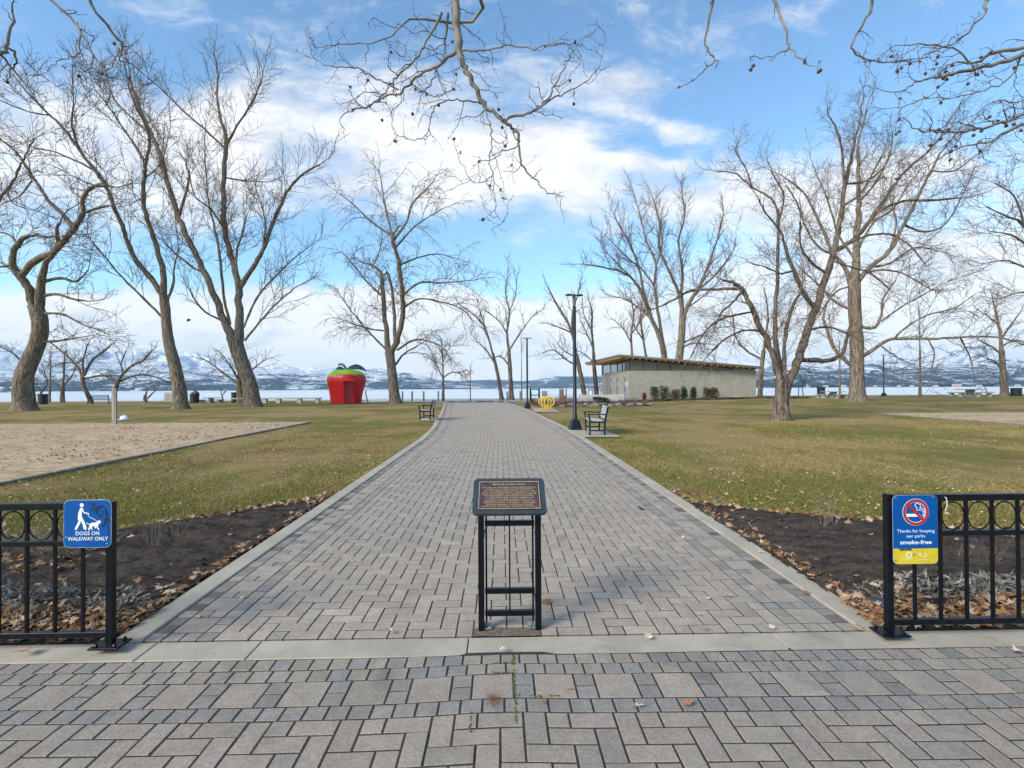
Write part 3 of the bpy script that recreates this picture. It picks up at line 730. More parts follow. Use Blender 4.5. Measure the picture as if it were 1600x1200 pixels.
tree('small_tree', 'short bare tree behind the building between two taller trunks', [
 [(425,1095,6),(422,1020,5.5),(418,975,5)], [(418,978,4.5),(410,920,4),(402,870,3),(405,810,1.5)], [(412,930,3),(385,890,2),(370,850,1)]], 'R', seed=24, Y=73, lens=(2.4,1.1,.5), sp=(.45,.36,.3), twr=.018)
tree('bare_tree', 'bare tree standing behind the right end of the building', [
 [(775,1108,8),(778,1040,7.5),(786,960,6)], [(786,965,5.5),(795,900,4),(800,840,3),(790,780,1.5)], [(782,990,4),(730,960,3.5),(700,920,3),(690,850,1.5)], [(788,950,3),(830,900,2),(850,860,1)]], 'R', seed=25, Y=56, bark=M_BARK2, lens=(2.4,1.1,.5), sp=(.5,.4,.3), droop=.15)
tree('bare_tree', 'nearest bare tree on the right lawn, short dark trunk splitting into wide crooked limbs', [
 [(842,1180,30),(842,1130,23),(846,1085,24),(852,1060,26)],
 [(843,1070,15),(825,1010,11.5),(805,950,10.5),(775,890,10.5),(745,820,9.5),(715,765,8),(690,750,6),(655,740,3)],
 [(705,768,6),(640,770,5),(560,775,4.5),(510,800,4),(470,820,3)],
 [(848,1058,12),(830,980,9.5),(822,900,9),(825,800,7.5),(830,700,6.5),(832,600,5.5),(830,520,4.5),(800,480,3.8),(750,450,3),(700,410,2.5),(640,400,1.5)],
 [(750,452,2.5),(730,390,2),(700,340,1.6),(710,300,1)], [(830,570,4),(850,480,3),(820,420,2),(800,370,1.4)],
 [(853,1060,10),(850,960,6.5),(860,880,6),(880,820,5),(905,770,3)],
 [(863,1068,17),(890,1000,15),(910,940,14.5),(935,870,14),(960,800,13),(985,720,12),(1010,640,11),(1020,580,10),(1035,500,8),(1042,430,7),(1060,370,5.5),(1075,290,4),(1090,220,2.5),(1100,150,1.5)],
 [(950,830,9),(915,790,8),(880,710,7),(855,640,6),(840,590,4),(800,540,3),(770,490,2)],
 [(1010,650,9),(1060,620,8.5),(1100,580,7.5),(1150,510,6),(1190,450,5),(1240,390,4),(1290,350,3),(1340,290,2),(1400,190,1)],
 [(1110,570,5.5),(1150,525,5),(1220,495,4.5),(1300,492,4),(1390,485,3)], [(1040,440,4.5),(1030,330,4),(1010,260,3),(990,230,2),(985,200,1)],
 [(903,990,9),(960,993,8.5),(1000,990,8),(1030,970,7),(1050,920,6),(1060,870,4)], [(925,900,4),(970,888,3.6),(1010,893,3.5),(1060,915,3)],
 [(1005,660,5),(960,640,4),(920,580,3.5),(890,500,2.5),(860,450,1.6)], [(985,720,5),(940,690,4),(905,640,3),(900,560,2)],
 [(755,840,4),(700,850,3.5),(640,870,3),(590,920,2),(560,980,1.2)], [(780,900,4),(720,900,3.5),(660,930,2.5),(610,980,1.5)], [(720,775,4),(690,810,3),(650,850,2),(630,900,1.2)],
 [(880,710,4),(840,720,3),(790,700,2.2),(750,690,1.4)], [(1060,620,4),(1120,600,3.5),(1190,600,3),(1250,640,2),(1290,690,1.2)], [(1045,440,4),(1110,430,3),(1160,390,2),(1180,350,1.2)],
 [(1035,510,4),(1090,470,3),(1130,400,2.5),(1170,330,1.5)], [(1000,680,3.5),(1060,700,3),(1120,720,2.5),(1180,770,1.5)]], 'R', seed=26, bark=M_BARK2, lens=(2.1,.95,.42), sp=(.3,.2,.16), upb=.14, depth=.6, twr=.0062, droop=.1, t0=.12)
tree('bare_tree', 'thick straight-trunked bare tree on the right lawn with one long horizontal limb', [
 [(1080,1120,28),(1078,1060,22),(1078,980,21),(1075,900,19.5),(1070,820,19),(1070,740,18)],
 [(1070,745,17),(1075,650,13),(1080,560,11),(1085,480,8),(1080,380,6),(1085,300,4),(1110,200,2)],
 [(1058,765,8),(1040,700,8),(1000,650,6.5),(960,560,5),(920,480,4),(880,440,3),(850,420,2)],
 [(1082,745,9),(1120,700,8.5),(1180,650,7.5),(1230,560,6),(1270,480,5),(1310,400,4),(1350,330,3),(1400,270,2)],
 [(1230,570,4.5),(1290,590,3.5),(1360,560,2.5),(1430,430,1.5)], [(1080,885,6),(1130,890,5.5),(1155,850,4.5),(1160,800,4),(1200,740,2)],
 [(1155,870,3.5),(1210,830,2.8),(1280,790,2),(1350,750,1)], [(1088,985,8),(1140,950,6.5),(1190,925,5.5),(1300,925,4.5),(1400,920,4),(1500,918,3.4),(1560,930,2.4),(1620,950,2)],
 [(1190,928,4),(1230,890,3.2),(1300,850,2.6),(1380,830,2),(1440,790,1)], [(1060,1005,8),(1010,960,6.5),(985,900,5.5),(975,850,4),(990,800,2)],
 [(1062,835,6),(1010,810,5),(970,770,4),(940,740,3),(900,700,2)], [(1085,725,4.5),(1150,710,3.5),(1220,720,2.5),(1290,760,1.5)],
 [(1075,680,5),(1020,600,4),(990,500,3),(960,430,2),(940,380,1.4)], [(1083,500,4.5),(1140,430,3.5),(1180,350,2.5),(1190,280,1.5)], [(1180,650,4),(1200,560,3),(1180,480,2),(1190,410,1.4)],
 [(1085,640,5),(1130,560,4),(1190,520,3),(1240,440,2)], [(1310,400,3),(1380,400,2.4),(1440,360,1.5)], [(1300,925,3),(1320,970,2),(1310,1020,1.2)], [(1400,920,2.5),(1430,980,1.8),(1440,1020,1)],
 [(1150,945,3),(1200,980,2),(1240,1000,1.2)], [(1065,760,4),(1010,780,3),(960,850,2)], [(1120,700,4),(1180,690,3),(1260,640,2.4),(1330,650,1.4)]], 'R', seed=27, lens=(4.2,1.9,.8), upb=.2, depth=.45, droop=.06)
tree('bare_tree', 'bare tree with rounded open crown beside a dark bin near the right edge', [
 [(1540,1102,12),(1535,1030,9.5),(1530,960,8)], [(1530,965,7),(1525,900,5),(1510,840,3),(1500,790,1.5)], [(1532,975,4),(1500,950,3),(1460,930,2)], [(1528,925,4),(1560,880,3),(1590,840,2)],
 [(1535,1025,3.5),(1500,990,2.5),(1470,995,1.5)], [(1530,950,3),(1570,930,2.4),(1610,940,1.4)], [(1520,880,3),(1480,850,2),(1450,830,1.2)]], 'R', seed=28, Y=50, lens=(2.5,1.1,.5), sp=(.5,.38,.3), droop=.06, upb=.1)
tree('bare_tree', 'bare tree whose crown reaches into view from beyond the right edge', [
 [(1730,1120,24),(1720,1000,20),(1705,900,18),(1690,800,15)], [(1690,805,13),(1660,720,10),(1630,650,7),(1595,565,4.5),(1540,540,3),(1480,510,1.5)],
 [(1622,640,5),(1560,600,3),(1500,590,1.6)], [(1655,720,5),(1600,700,4),(1540,680,2.4),(1470,690,1.2)], [(1600,575,4),(1570,480,2.8),(1510,440,1.6)], [(1685,800,9),(1690,650,7),(1680,500,5),(1640,380,3),(1600,310,1.5)],
 [(1680,830,6),(1640,790,4),(1590,780,3),(1520,800,1.5)],[(1695,800,8),(1760,650,6),(1800,480,4),(1810,350,2)]], 'R', seed=29, Y=40, lens=(4.2,1.9,.8))
tree('bare_tree', 'bare tree whose upper limbs reach in from beyond the left edge', [
 [(-120,1150,28),(-115,1000,24),(-110,900,20),(-95,800,17)], [(-95,805,14),(-70,700,11),(-40,590,8),(-10,500,5.5),(25,455,4.5),(55,405,3.6),(80,350,2.6),(110,300,1.5)],
 [(-60,660,6),(-90,520,5),(-80,400,3.5),(-40,300,2)], [(-100,790,8),(-180,640,6),(-220,480,4),(-210,350,2)], [(20,460,3),(40,500,2),(90,520,1)]], 'L', seed=30, Y=36, lens=(4.0,1.9,.8))
# small trees by the water on the left
tree('small_tree', 'small dark tree with flat spreading crown beside the slatted bench', [
 [(287,1125,6),(275,1100,6.5),(262,1075,6),(258,1045,6.5)], [(258,1048,5),(240,1010,4),(200,970,3),(150,930,2)], [(262,1040,5),(290,990,4),(330,960,3),(350,940,1.5)], [(259,1040,3.5),(262,980,2.5),(280,930,1)], [(262,1050,3),(310,1040,2),(350,1045,1)],
 [(235,1000,2.5),(200,1000,2),(170,1010,1)]], 'L', seed=31, Y=50, bark=M_BARK2, lens=(1.8,.85,.4), sp=(.3,.26,.22), upb=.06)
tree('small_tree', 'small dark tree arching to the right behind the sand court post', [
 [(358,1122,5.5),(362,1080,6),(368,1062,6)], [(367,1066,5),(380,1040,4.6),(410,1010,4),(450,990,3),(475,960,2)], [(369,1060,4),(420,1040,3.2),(470,1040,2.5),(540,1065,1.5)], [(385,1035,3),(380,1000,2),(395,960,1)], [(365,1062,3),(335,1045,2),(310,1030,1)]], 'L', seed=32, Y=49, bark=M_BARK2, lens=(1.9,.85,.4), sp=(.3,.26,.22), upb=.06)
tree('small_tree', 'pale forked small tree at the shore right of the first dark bin', [
 [(195,1127,7),(195,1095,6),(197,1060,4.5)], [(197,1065,4),(200,1030,3),(203,980,1.5)], [(194,1090,3.4),(180,1070,2.4),(160,1058,1.4)], [(198,1070,3),(225,1040,2),(240,1000,1)]], 'L', seed=33, Y=54, lens=(1.8,.85,.4), sp=(.3,.28,.22), twig=M_TWIG2)
tree('small_tree', 'thin straight small tree at the shore next to the pale forked one', [
 [(155,1127,3.4),(156,1080,3),(157,1050,2.4)], [(157,1055,2.2),(158,1010,1.6),(160,970,1)]], 'L', seed=34, Y=56, lens=(1.5,.8,.4), sp=(.25,.28,.22), twig=M_TWIG2)
tree('small_tree', 'small crooked tree behind the leftmost dark bin', [
 [(126,1120,3.4),(128,1095,3.2),(140,1078,2.6)], [(138,1080,2.4),(148,1060,2),(140,1030,1.4),(130,1000,1)], [(132,1090,2),(115,1070,1.4),(100,1055,1)]], 'L', seed=35, Y=53, bark=M_BARK2, lens=(1.4,.7,.35), sp=(.25,.25,.2))
tree('cut_tree', 'cut back forked stump of a young tree at the shore', [
 [(455,1124,6),(453,1112,5),(454,1100,3.4)], [(454,1108,3.4),(457,1095,3),(460,1082,2.6)], [(455,1116,3.4),(470,1102,3),(485,1088,2.4)], [(484,1090,1.6),(478,1070,1.2),(468,1055,.8)]], 'L', seed=36, Y=52, twig=M_TWIG2, bark=M_TWIG2, lens=(.3,.2,.1), sp=(1.2,.5,.3), cat='tree stump')
tree('bare_tree', 'bare tree mostly hidden behind the stout leaning trunk, branches fanning left', [
 [(757,1124,16),(752,1080,13),(748,1050,9)], [(750,1072,4.6),(710,1040,3.4),(670,1010,2.4),(640,990,1.5)], [(748,1056,4),(720,1010,2.6),(700,980,1.5)], [(752,1060,4),(790,1020,3),(830,990,1.6)], [(748,1052,5),(745,1010,3.5),(750,960,2)]], 'L', seed=37, Y=47, bark=M_BARK2, lens=(2.0,.95,.42), sp=(.35,.3,.24), upb=.05)
tree('sapling', 'tiny leafless sapling beside the left picnic table', [[(696,1122,2.6),(695,1108,2.2),(692,1098,1.8)], [(693,1100,1.6),(688,1088,1.1)], [(694,1104,1.6),(702,1090,1.1)]], 'L', seed=38, Y=51, lens=(.6,.35,.2), sp=(.15,.15,.15))
tree('slender_tree', 'thin pole-like young tree left of the thick straight trunk', [[(1025,1108,3.6),(1024,1040,3),(1024,990,2.4)], [(1024,1000,2.2),(1022,930,1.2)]], 'R', seed=39, Y=52, lens=(.8,.4,.2), sp=(.3,.25,.2))
tree('slender_tree', 'thin upright young tree midway along the right shore', [[(1275,1105,4.6),(1275,1030,3.8),(1275,960,3)], [(1275,970,2.6),(1273,890,1.8),(1272,830,1.2)]], 'R', seed=40, Y=51, lens=(1.3,.6,.3), sp=(.22,.22,.2), upb=.35)
tree('sapling', 'wispy sapling between the end of the walkway and the far lamp post', [[(1483+148,1108,1.8),(1630,1040,1.5),(1630,990,1.2)], [(1630,1000,1.1),(1630,930,.8)]], 'L', seed=41, Y=51, lens=(.9,.4,.2), sp=(.3,.25,.2), upb=.4)
tree('sapling', 'wispy sapling in the middle beyond the walkway end', [[(1470,1120,1.8),(1470,1060,1.4)], [(1470,1064,1.2),(1470,1010,.7)]], 'L', seed=42, Y=49, lens=(.8,.35,.2), sp=(.4,.3,.25), upb=.4)

# ---- plane trees whose limbs hang over the viewer
M_PLANE = mat('plane_bark', (.10, .085, .07), .8, rgb2=(.25, .22, .18), nscale=5, bump=.3, detail=4)
M_PTWIG = mat('plane_twig', (.085, .055, .042), .85, var=.35, nscale=4, spec=.15)
M_BALL = mat('seed_ball', (.085, .05, .04), .95, var=.4, nscale=60, bump=.8)
M_DLEAF = mat('dead_leaf', (.22, .10, .05), .9, var=.4, nscale=12)
def ball_mesh():
    mb = MB(); n = 10; prof = [(0.0012, -.0158)]+[(.0155*math.sin(math.pi*k/8), -.0155*math.cos(math.pi*k/8)) for k in range(1, 8)]+[(.0012, .0158)]
    mb.smooth = False; mb.lathe(prof, n); 
    for k in range(60):
        a, z = random.uniform(0, 6.28), random.uniform(-1, 1); q = math.sqrt(1-z*z); d = Vector((q*math.cos(a), q*math.sin(a), z))
        mb.tube([d*.014, d*.0185], [.0011, .0003], 3, cap=False)
    mb.tube([(0, 0, .014), (.004, 0, .05), (.002, .002, .09)], .0009, 3)
    o = mb.build('seed_ball', M_BALL); me = o.data; bpy.data.objects.remove(o); return me
BALL = ball_mesh()
def overhang(label, traces, Y, trunk, seed, nballs, ballbox, sp=(.10, .10), lens=(.55, .22), back=None, name='plane_tree', leafy=14):
    rg = np.random.default_rng(seed)
    o = thing(name, label, 'tree', (trunk[0], trunk[1], gz(trunk[0], trunk[1]))); b = np.array(o.location)
    items = []; nodes = []
    for li, l in enumerate(traces):
        q = min(nodes, key=lambda c: (c[0]-l[0][0])**2+(c[1]-l[0][1])**2) if nodes else (0, 0, 0, 0)
        join = nodes and math.hypot(q[0]-l[0][0], q[1]-l[0][1]) < 25
        off = q[2] if join else (rg.uniform(-.4, .8) if li else 0); sl = rg.uniform(-.5, .5) if li else 0
        sm = catmull(l, 4); s_ = 0; pts = []; rad = []
        for i, (px, py, wpx) in enumerate(sm):
            if i: s_ += math.hypot(sm[i][0]-sm[i-1][0], sm[i][1]-sm[i-1][1])
            oo = off+sl*s_*Y/F; p = at(px, py, Y+oo); nodes.append((px, py, oo)); pts.append(np.array(p)-b); rad.append(max(.0022, wpx*.5*(Y+oo)/F))
        pts = np.array(pts); pts[1:] += rg.normal(0, .008, (len(pts)-1, 3)); items.append((pts, np.array(rad)))
        if not join:     # carry the limb back to the trunk out of view
            s0 = pts[0]; d0 = unit(pts[0]-pts[2]); top = np.array([0, 0, trunk[2]])
            a = s0+d0*.8; c = top*.6+s0*.4+np.array([0, 0, 1.0])
            bk = catmull([s0, a, c, top+np.array([0, 0, rg.uniform(-.8, .6)])], 5); r0_ = rad[0]
            items.append((bk, np.linspace(r0_, max(.05, min(.14, r0_*3)), len(bk))))
    tk = np.array([(0, 0, -.15), (0, 0, .4), (.05, .03, 1.6), (0, .05, 3.2), (.04, 0, trunk[2]), (.1, 0, trunk[2]+2.2), (0, .1, trunk[2]+4)])
    V1, F1 = tubes([(catmull(tk, 3), np.interp(np.linspace(0, 1, 19), [0, .1, .5, 1], [.36, .26, .2, .06]))], 16)
    V2, F2 = tubes(items, 8); mesh_np('trunk', V1, F1, M_PLANE, o, smooth=True)
    mesh_np('limb', V2, F2, M_PLANE, o, smooth=True)
    src = [items[i] for i in range(len(items))]
    vis = [it for it in src if it[1].max() < .1]
    l1 = sprout(rg, vis, sp[0]*2.2, lens[0], .006, .0026, 6, .06, .32, t0=.1, spread=(.7, 1.3))
    l2 = sprout(rg, l1, sp[1], lens[1], .0032, .0016, 3, .05, .35, t0=.15, spread=(.7, 1.4))
    # fat buds along the twigs
    buds = []
    for P_, R_ in l1+l2:
        for i in range(1, len(P_)):
            if rg.random() < .7:
                d = unit(unit(P_[i]-P_[i-1])+rg.normal(0, .5, 3)); buds.append((np.array([P_[i], P_[i]+d*.006, P_[i]+d*.014]), np.array([.0018, .0032, .0006])))
    V3, F3 = tubes(l1+l2+buds, 5); mesh_np('crown', V3, F3, M_PTWIG, o)
    cand = [p for P_, R_ in l1+l2 for p in P_[1:]]
    ok = []
    for p in cand:
        w_ = Vector(p+b)-CAM; dz = w_.dot(fw)
        if dz < .5: continue
        px, py = 800+F*w_.dot(rt)/dz, 600-F*w_.dot(up)/dz
        if ballbox[0] < px < ballbox[2] and ballbox[1] < py < ballbox[3]: ok.append(p)
    if ok:
        for k in range(nballs):
            p = ok[rg.integers(len(ok))]; c = bpy.data.objects.new('seed_ball', BALL); COL.objects.link(c); c.parent = o
            c.location = (p[0], p[1], p[2]-.088); c.rotation_euler.z = rg.uniform(0, 6.28)
        mb = MB()
        for k in range(leafy):
            p = Vector(ok[rg.integers(len(ok))]); leafbits(mb, p, rg, .035)
        mb.build('dead_leaves', M_DLEAF, o)
    return o
def leafbits(mb, p, rg, s_):
    ax = Vector(rg.normal(0, 1, 3)).normalized(); bx_ = ax.orthogonal().normalized(); c = ax.cross(bx_)
    n = 9; vs = [p]
    for k in range(n):
        a = k*2*math.pi/n; rr = s_*(1 if k % 2 else .5)*rg.uniform(.7, 1.1)
        vs.append(p+bx_*math.cos(a)*rr+c*math.sin(a)*rr*.7+ax*abs(math.sin(a))*s_*rg.uniform(.3, .9))
    mb.add(vs, [(0, 1+k, 1+(k+1) % n) for k in range(n)])
overhang('plane tree whose thick hanging limb crosses the sky at top centre', [
 [(708,-70,15),(712,0,13),(716,67,12),(722,95,9),(733,118,8),(745,140,7),(755,160,6.5),(770,175,6),(785,188,5.5),(800,200,5),(810,212,4.4),(811,230,3.6),(817,257,3),(827,272,2.6),(840,285,2.2),(855,300,1.8),(872,304,1.4),(877,310,1)],
 [(787,188,5),(800,183,4.5),(825,178,4),(843,167,3.5),(855,155,3),(865,135,2.5),(880,110,2),(890,90,1.5),(903,70,1)],
 [(848,164,3),(870,150,2.5),(900,138,2),(925,120,1.5),(938,95,1),(946,68,.8)],
 [(717,80,7),(700,90,5.5),(685,103,4.8),(665,110,4.4),(655,117,4),(640,130,3.5),(625,145,3.4),(600,150,3),(590,158,2.5),(570,168,2.5),(550,172,2),(530,185,1.2)],
 [(690,20,4.5),(665,67,4),(655,85,3.5),(640,100,3),(620,120,3),(605,138,2.5),(590,155,2),(575,165,1.5)],
 [(622,140,3),(600,128,2.5),(580,118,2.2),(562,108,2),(545,103,2),(520,105,1.5),(495,95,1)],
 [(752,162,3),(740,160,2.5),(715,156,2),(690,160,2),(678,168,2),(672,185,1.7),(668,205,1.5),(655,217,1.3),(640,218,1.2),(620,208,1),(612,190,1),(622,165,1)],
 [(754,162,3),(762,185,2.5),(768,205,2.2),(768,230,2),(765,255,2),(770,275,1.5),(772,300,1.5),(774,320,1.2),(780,340,1),(790,346,.8)],
 [(811,225,2),(785,238,1.8),(770,250,1.6)], [(769,275,1.5),(752,287,1.2),(735,278,1),(720,255,.8)],
 [(700,20,3.4),(697,67,3),(693,85,2.5),(680,115,2),(670,135,2),(655,145,1.5)],
 [(720,78,3.4),(735,80,3),(765,77,2.5),(800,70,2),(820,76,2),(850,72,2),(875,68,2),(893,70,1)],
 [(640,30,2.6),(600,62,2.2),(560,67,2),(520,70,1.6),(495,75,1)], [(600,150,2),(570,145,1.4),(545,160,1)],
 [(655,115,2),(640,90,1.5),(625,72,1)], [(640,128,2),(680,150,1.6),(700,140,1)]], 5.0, (-5.5, -5.0, 5.4), 51, 10, (480, 60, 960, 340), sp=(.075, .075), lens=(.42, .17), leafy=22)
overhang('plane tree limbs dotted with seed balls filling the top right corner', [
 [(1720,55,11),(1660,70,9),(1600,86,7.5),(1560,100,6),(1520,108,5),(1480,118,4),(1450,123,3),(1430,130,2.5),(1415,140,2),(1390,145,1.5),(1355,135,1)],
 [(1640,65,7),(1600,75,6),(1550,85,5),(1520,100,3),(1495,96,2.5),(1470,110,1.6)], [(1700,120,8),(1650,155,6.5),(1600,178,5),(1570,190,4.4),(1540,200,4),(1500,205,3.5),(1470,207,3),(1440,205,2.5),(1425,195,1.5)],
 [(1680,160,7),(1640,180,6),(1600,195,5),(1575,205,4),(1560,215,3.5),(1530,225,3),(1490,235,2),(1450,260,1.5),(1420,275,1)], [(1660,150,3),(1600,160,2.2),(1560,158,2),(1540,165,1.5)],
 [(1360,20,4),(1332,67,3),(1340,85,2.2),(1370,97,2),(1410,95,1.8),(1440,90,1)], [(1600,80,3),(1580,120,2.4),(1540,140,2),(1500,150,1.6),(1440,155,1)], [(1520,105,3),(1500,80,2.4),(1450,70,2),(1400,72,1.2)],
 [(1480,118,2.2),(1460,145,1.6),(1420,165,1.2),(1380,170,.8)], [(1540,20,3),(1500,60,2.4),(1450,85,1.8),(1400,110,1)]], 5.2, (9.5, 2.0, 5.6), 52, 42, (1360, 60, 1640, 300), sp=(.085, .085), lens=(.44, .17), leafy=26)
overhang('plane tree off to the left with crooked twigs hanging into the top left corner', [
 [(-80,60,8),(-30,95,7),(0,85,6),(12,66,5),(20,20,3)], [(8,75,4),(22,80,3.4),(25,95,2.8),(17,108,2),(12,125,1.4)], [(70,-10,4),(120,40,3),(124,75,2.2),(118,88,2),(100,92,1.5),(82,100,1)],
 [(120,35,3.4),(135,67,3),(147,88,2.6),(140,105,2),(127,117,1)], [(146,88,2.5),(160,110,2),(168,125,2),(170,150,1.2)], [(150,20,4),(185,60,4),(190,82,3),(186,95,2),(200,95,1.2)], [(186,75,2.4),(178,100,1.8),(160,115,1.2)],
 [(0,85,3),(30,120,2),(50,140,1)]], 5.2, (-9.0, 1.0, 5.5), 53, 5, (0, 40, 210, 180), sp=(.12, .12), lens=(.26, .12), leafy=3)
overhang('plane tree behind the viewer at right, three twig ends hanging at the top edge', [
 [(1130,-50,7),(1110,20,4.4),(1103,67,3.2),(1108,80,2.8),(1117,93,2.5),(1100,110,2),(1085,125,1.5),(1068,133,1)], [(1117,92,1.6),(1124,98,1)],
 [(1200,-20,5),(1228,40,3.6),(1232,67,3),(1238,80,2.5),(1255,95,2),(1272,105,1.5),(1285,92,.8)], [(1233,76,1.8),(1200,90,1.4),(1168,88,.9)]], 5.0, (5.5, -6.0, 5.4), 54, 4, (1060, 60, 1300, 150), sp=(.2, .2), lens=(.10, .06), leafy=2)
# ------------------------------------------------------------------ lettering
def text_mesh(txt, size, mt, parent, loc, align='CENTER', name='lettering', rot=(R(90), 0, 0), ext=.0006, spacing=1.0, bold=0, sx=1.0):
    cu = bpy.data.curves.new('t', 'FONT'); cu.body = txt; cu.size = size; cu.align_x = align; cu.extrude = ext; cu.space_character = spacing; cu.offset = bold
    cu.resolution_u = 3
    ob = bpy.data.objects.new('t', cu); COL.objects.link(ob); dg = bpy.context.evaluated_depsgraph_get()
    me = bpy.data.meshes.new_from_object(ob.evaluated_get(dg)); bpy.data.objects.remove(ob)
    me.materials.clear(); me.materials.append(mt)
    o = bpy.data.objects.new(name, me); COL.objects.link(o); o.parent = parent; o.location = loc; o.rotation_euler = rot; o.scale = (sx, 1, 1)
    return o
M_WHITE = mat('white_paint', (.78, .79, .78), .5, var=.04)
def rrect(w, h, r_, n=6, cx=0, cz=0):
    P_ = []
    for (sx_, sz_, a0) in ((1, 1, 0), (-1, 1, 90), (-1, -1, 180), (1, -1, 270)):
        for k in range(n+1):
            a = R(a0+90*k/n); P_.append((cx+sx_*(w/2-r_)+r_*math.cos(a), cz+sz_*(h/2-r_)+r_*math.sin(a)))
    return P_

# ------------------------------------------------------------------ plaque stand
M_STAND = mat('stand_metal', (.004, .005, .008), .35, var=.3, nscale=30, bump=.05, spec=.22)
M_BRONZE = mat('bronze', (.085, .060, .055), .42, metal=.35, var=.25, nscale=25, bump=.12)
M_GOLD = mat('polished_bronze', (.62, .43, .25), .4, metal=.3, var=.2, nscale=60)
M_BOARD = mat('slate_board', (.030, .042, .050), .45, var=.15, nscale=10)
st = thing('plaque_stand', 'black metal stand holding a bronze plaque in the middle of the walkway entrance', 'plaque stand', (.05, 3.30, gz(0, 3.3)))
for sx_ in (-1, 1):
    mb = MB(); mb.box(sx_*.185-.019, sx_*.185+.019, -.018, .018, .0, .765, .003); mb.build('leg', M_STAND, st)
    mb = MB(); x = sx_*.153; mb.box(x-.006, x+.006, .03, .045, .0, .80, .001); mb.build('inner_bar', M_STAND, st)
    mb = MB(); xa = sx_*.165; xb = sx_*.115; mb.box(min(xa, xb), max(xa, xb), -.015, .02, .018, .024, .001); mb.box(min(xa, xb)-.002, max(xa, xb)+.002, .018, .022, .018, .05)
    mb.lathe([(.007, .024), (.007, .031), (.003, .033)], 8, c=(sx_*.135, 0, 0)); mb.build('foot_tab', mat('galvanised_steel', (.28, .29, .30), .5, metal=.6, var=.3, nscale=40), st)
for z in (.70, .262, .118):
    mb = MB(); mb.box(-.161, .161, -.016, .016, z-.017, z+.017, .003)
    if z == .70: mb.lathe([(.011, 0), (.011, .004), (.006, .008)], 8, c=(-.02, 0, 0)) if False else None
    mb.build('crossbar', M_STAND, st)
mb = MB(); mb.box(-.005, .005, .017, .023, .118, .83, .001); mb.build('centre_rod', M_STAND, st)
# tilted board
th = math.atan2(.176, .26); BO = Matrix.Translation((0, -.075, .765)) @ Matrix.Rotation(th, 4, 'X')
bd = MB(); bd.prism([(x, z) for x, z in rrect(.478, .318, .035)], 0, .018)
bd.V = [tuple(BO @ Vector((x, z+.159, -y+.018))) for x, y, z in bd.V]
bo = bd.build('board', M_BOARD, st)
pl = MB(); pl.box(-.203, .203, .033, .282, .018, .024, .001); pl.V = [tuple(BO @ Vector(v)) for v in pl.V]; plq = pl.build('plaque', M_BRONZE, bo)
fr = MB()
for (a, b_, c, d) in ((-.200, .200, .036, .0395), (-.200, .200, .2755, .279), (-.200, -.1965, .0395, .2755), (.1965, .200, .0395, .2755)): fr.box(a, b_, c, d, .0245, .0268)
fr.V = [tuple(BO @ Vector(v)) for v in fr.V]; fr.build('border', M_GOLD, plq)
def ptxt(s_, size, yy, wmax):
    o = text_mesh(s_, size, M_GOLD, plq, BO @ Vector((0, yy, .0247)), rot=(th, 0, 0), ext=.0004, bold=size*.004)
    w_ = o.dimensions.x if o.dimensions.x > 0 else max(v.co.x for v in o.data.vertices)-min(v.co.x for v in o.data.vertices)
    xs_ = [v.co.x for v in o.data.vertices]; w_ = max(xs_)-min(xs_); o.scale.x = wmax/w_
ptxt('BOYCE GYRO PARK', .019, .247, .215)
LN = [('IN 1929, DR. BENJAMIN DEFURLONG BOYCE', .355), ('DONATED 7 ACRES OF THIS PROPERTY', .315), ('TO THE KELOWNA GYRO CLUB FOR USE', .335), ('AS A CHILDRENS PARK. THE GYRO CLUB', .355),
      ('THEN PURCHASED THE ADJOINING ACREAGE', .355), ('TO PRESERVE THE SITE OF THE PARK.', .325), ('IN 1950 THE PARK WAS DEEDED TO', .325), ('THE CITY OF KELOWNA WITH THE', .295),
      ('PROVISO THAT IT REMAIN A PARK IN', .33), ('PERPETUITY FOR THE MANY CHILDREN', .335), ('OF KELOWNA. THE GYRO CLUB', .30), ('CONTINUES TO FUND THE PARK ANNUALLY.', .37)]
for i, (s_, w_) in enumerate(LN): ptxt(s_, .0112, .2215-i*.0152, w_)

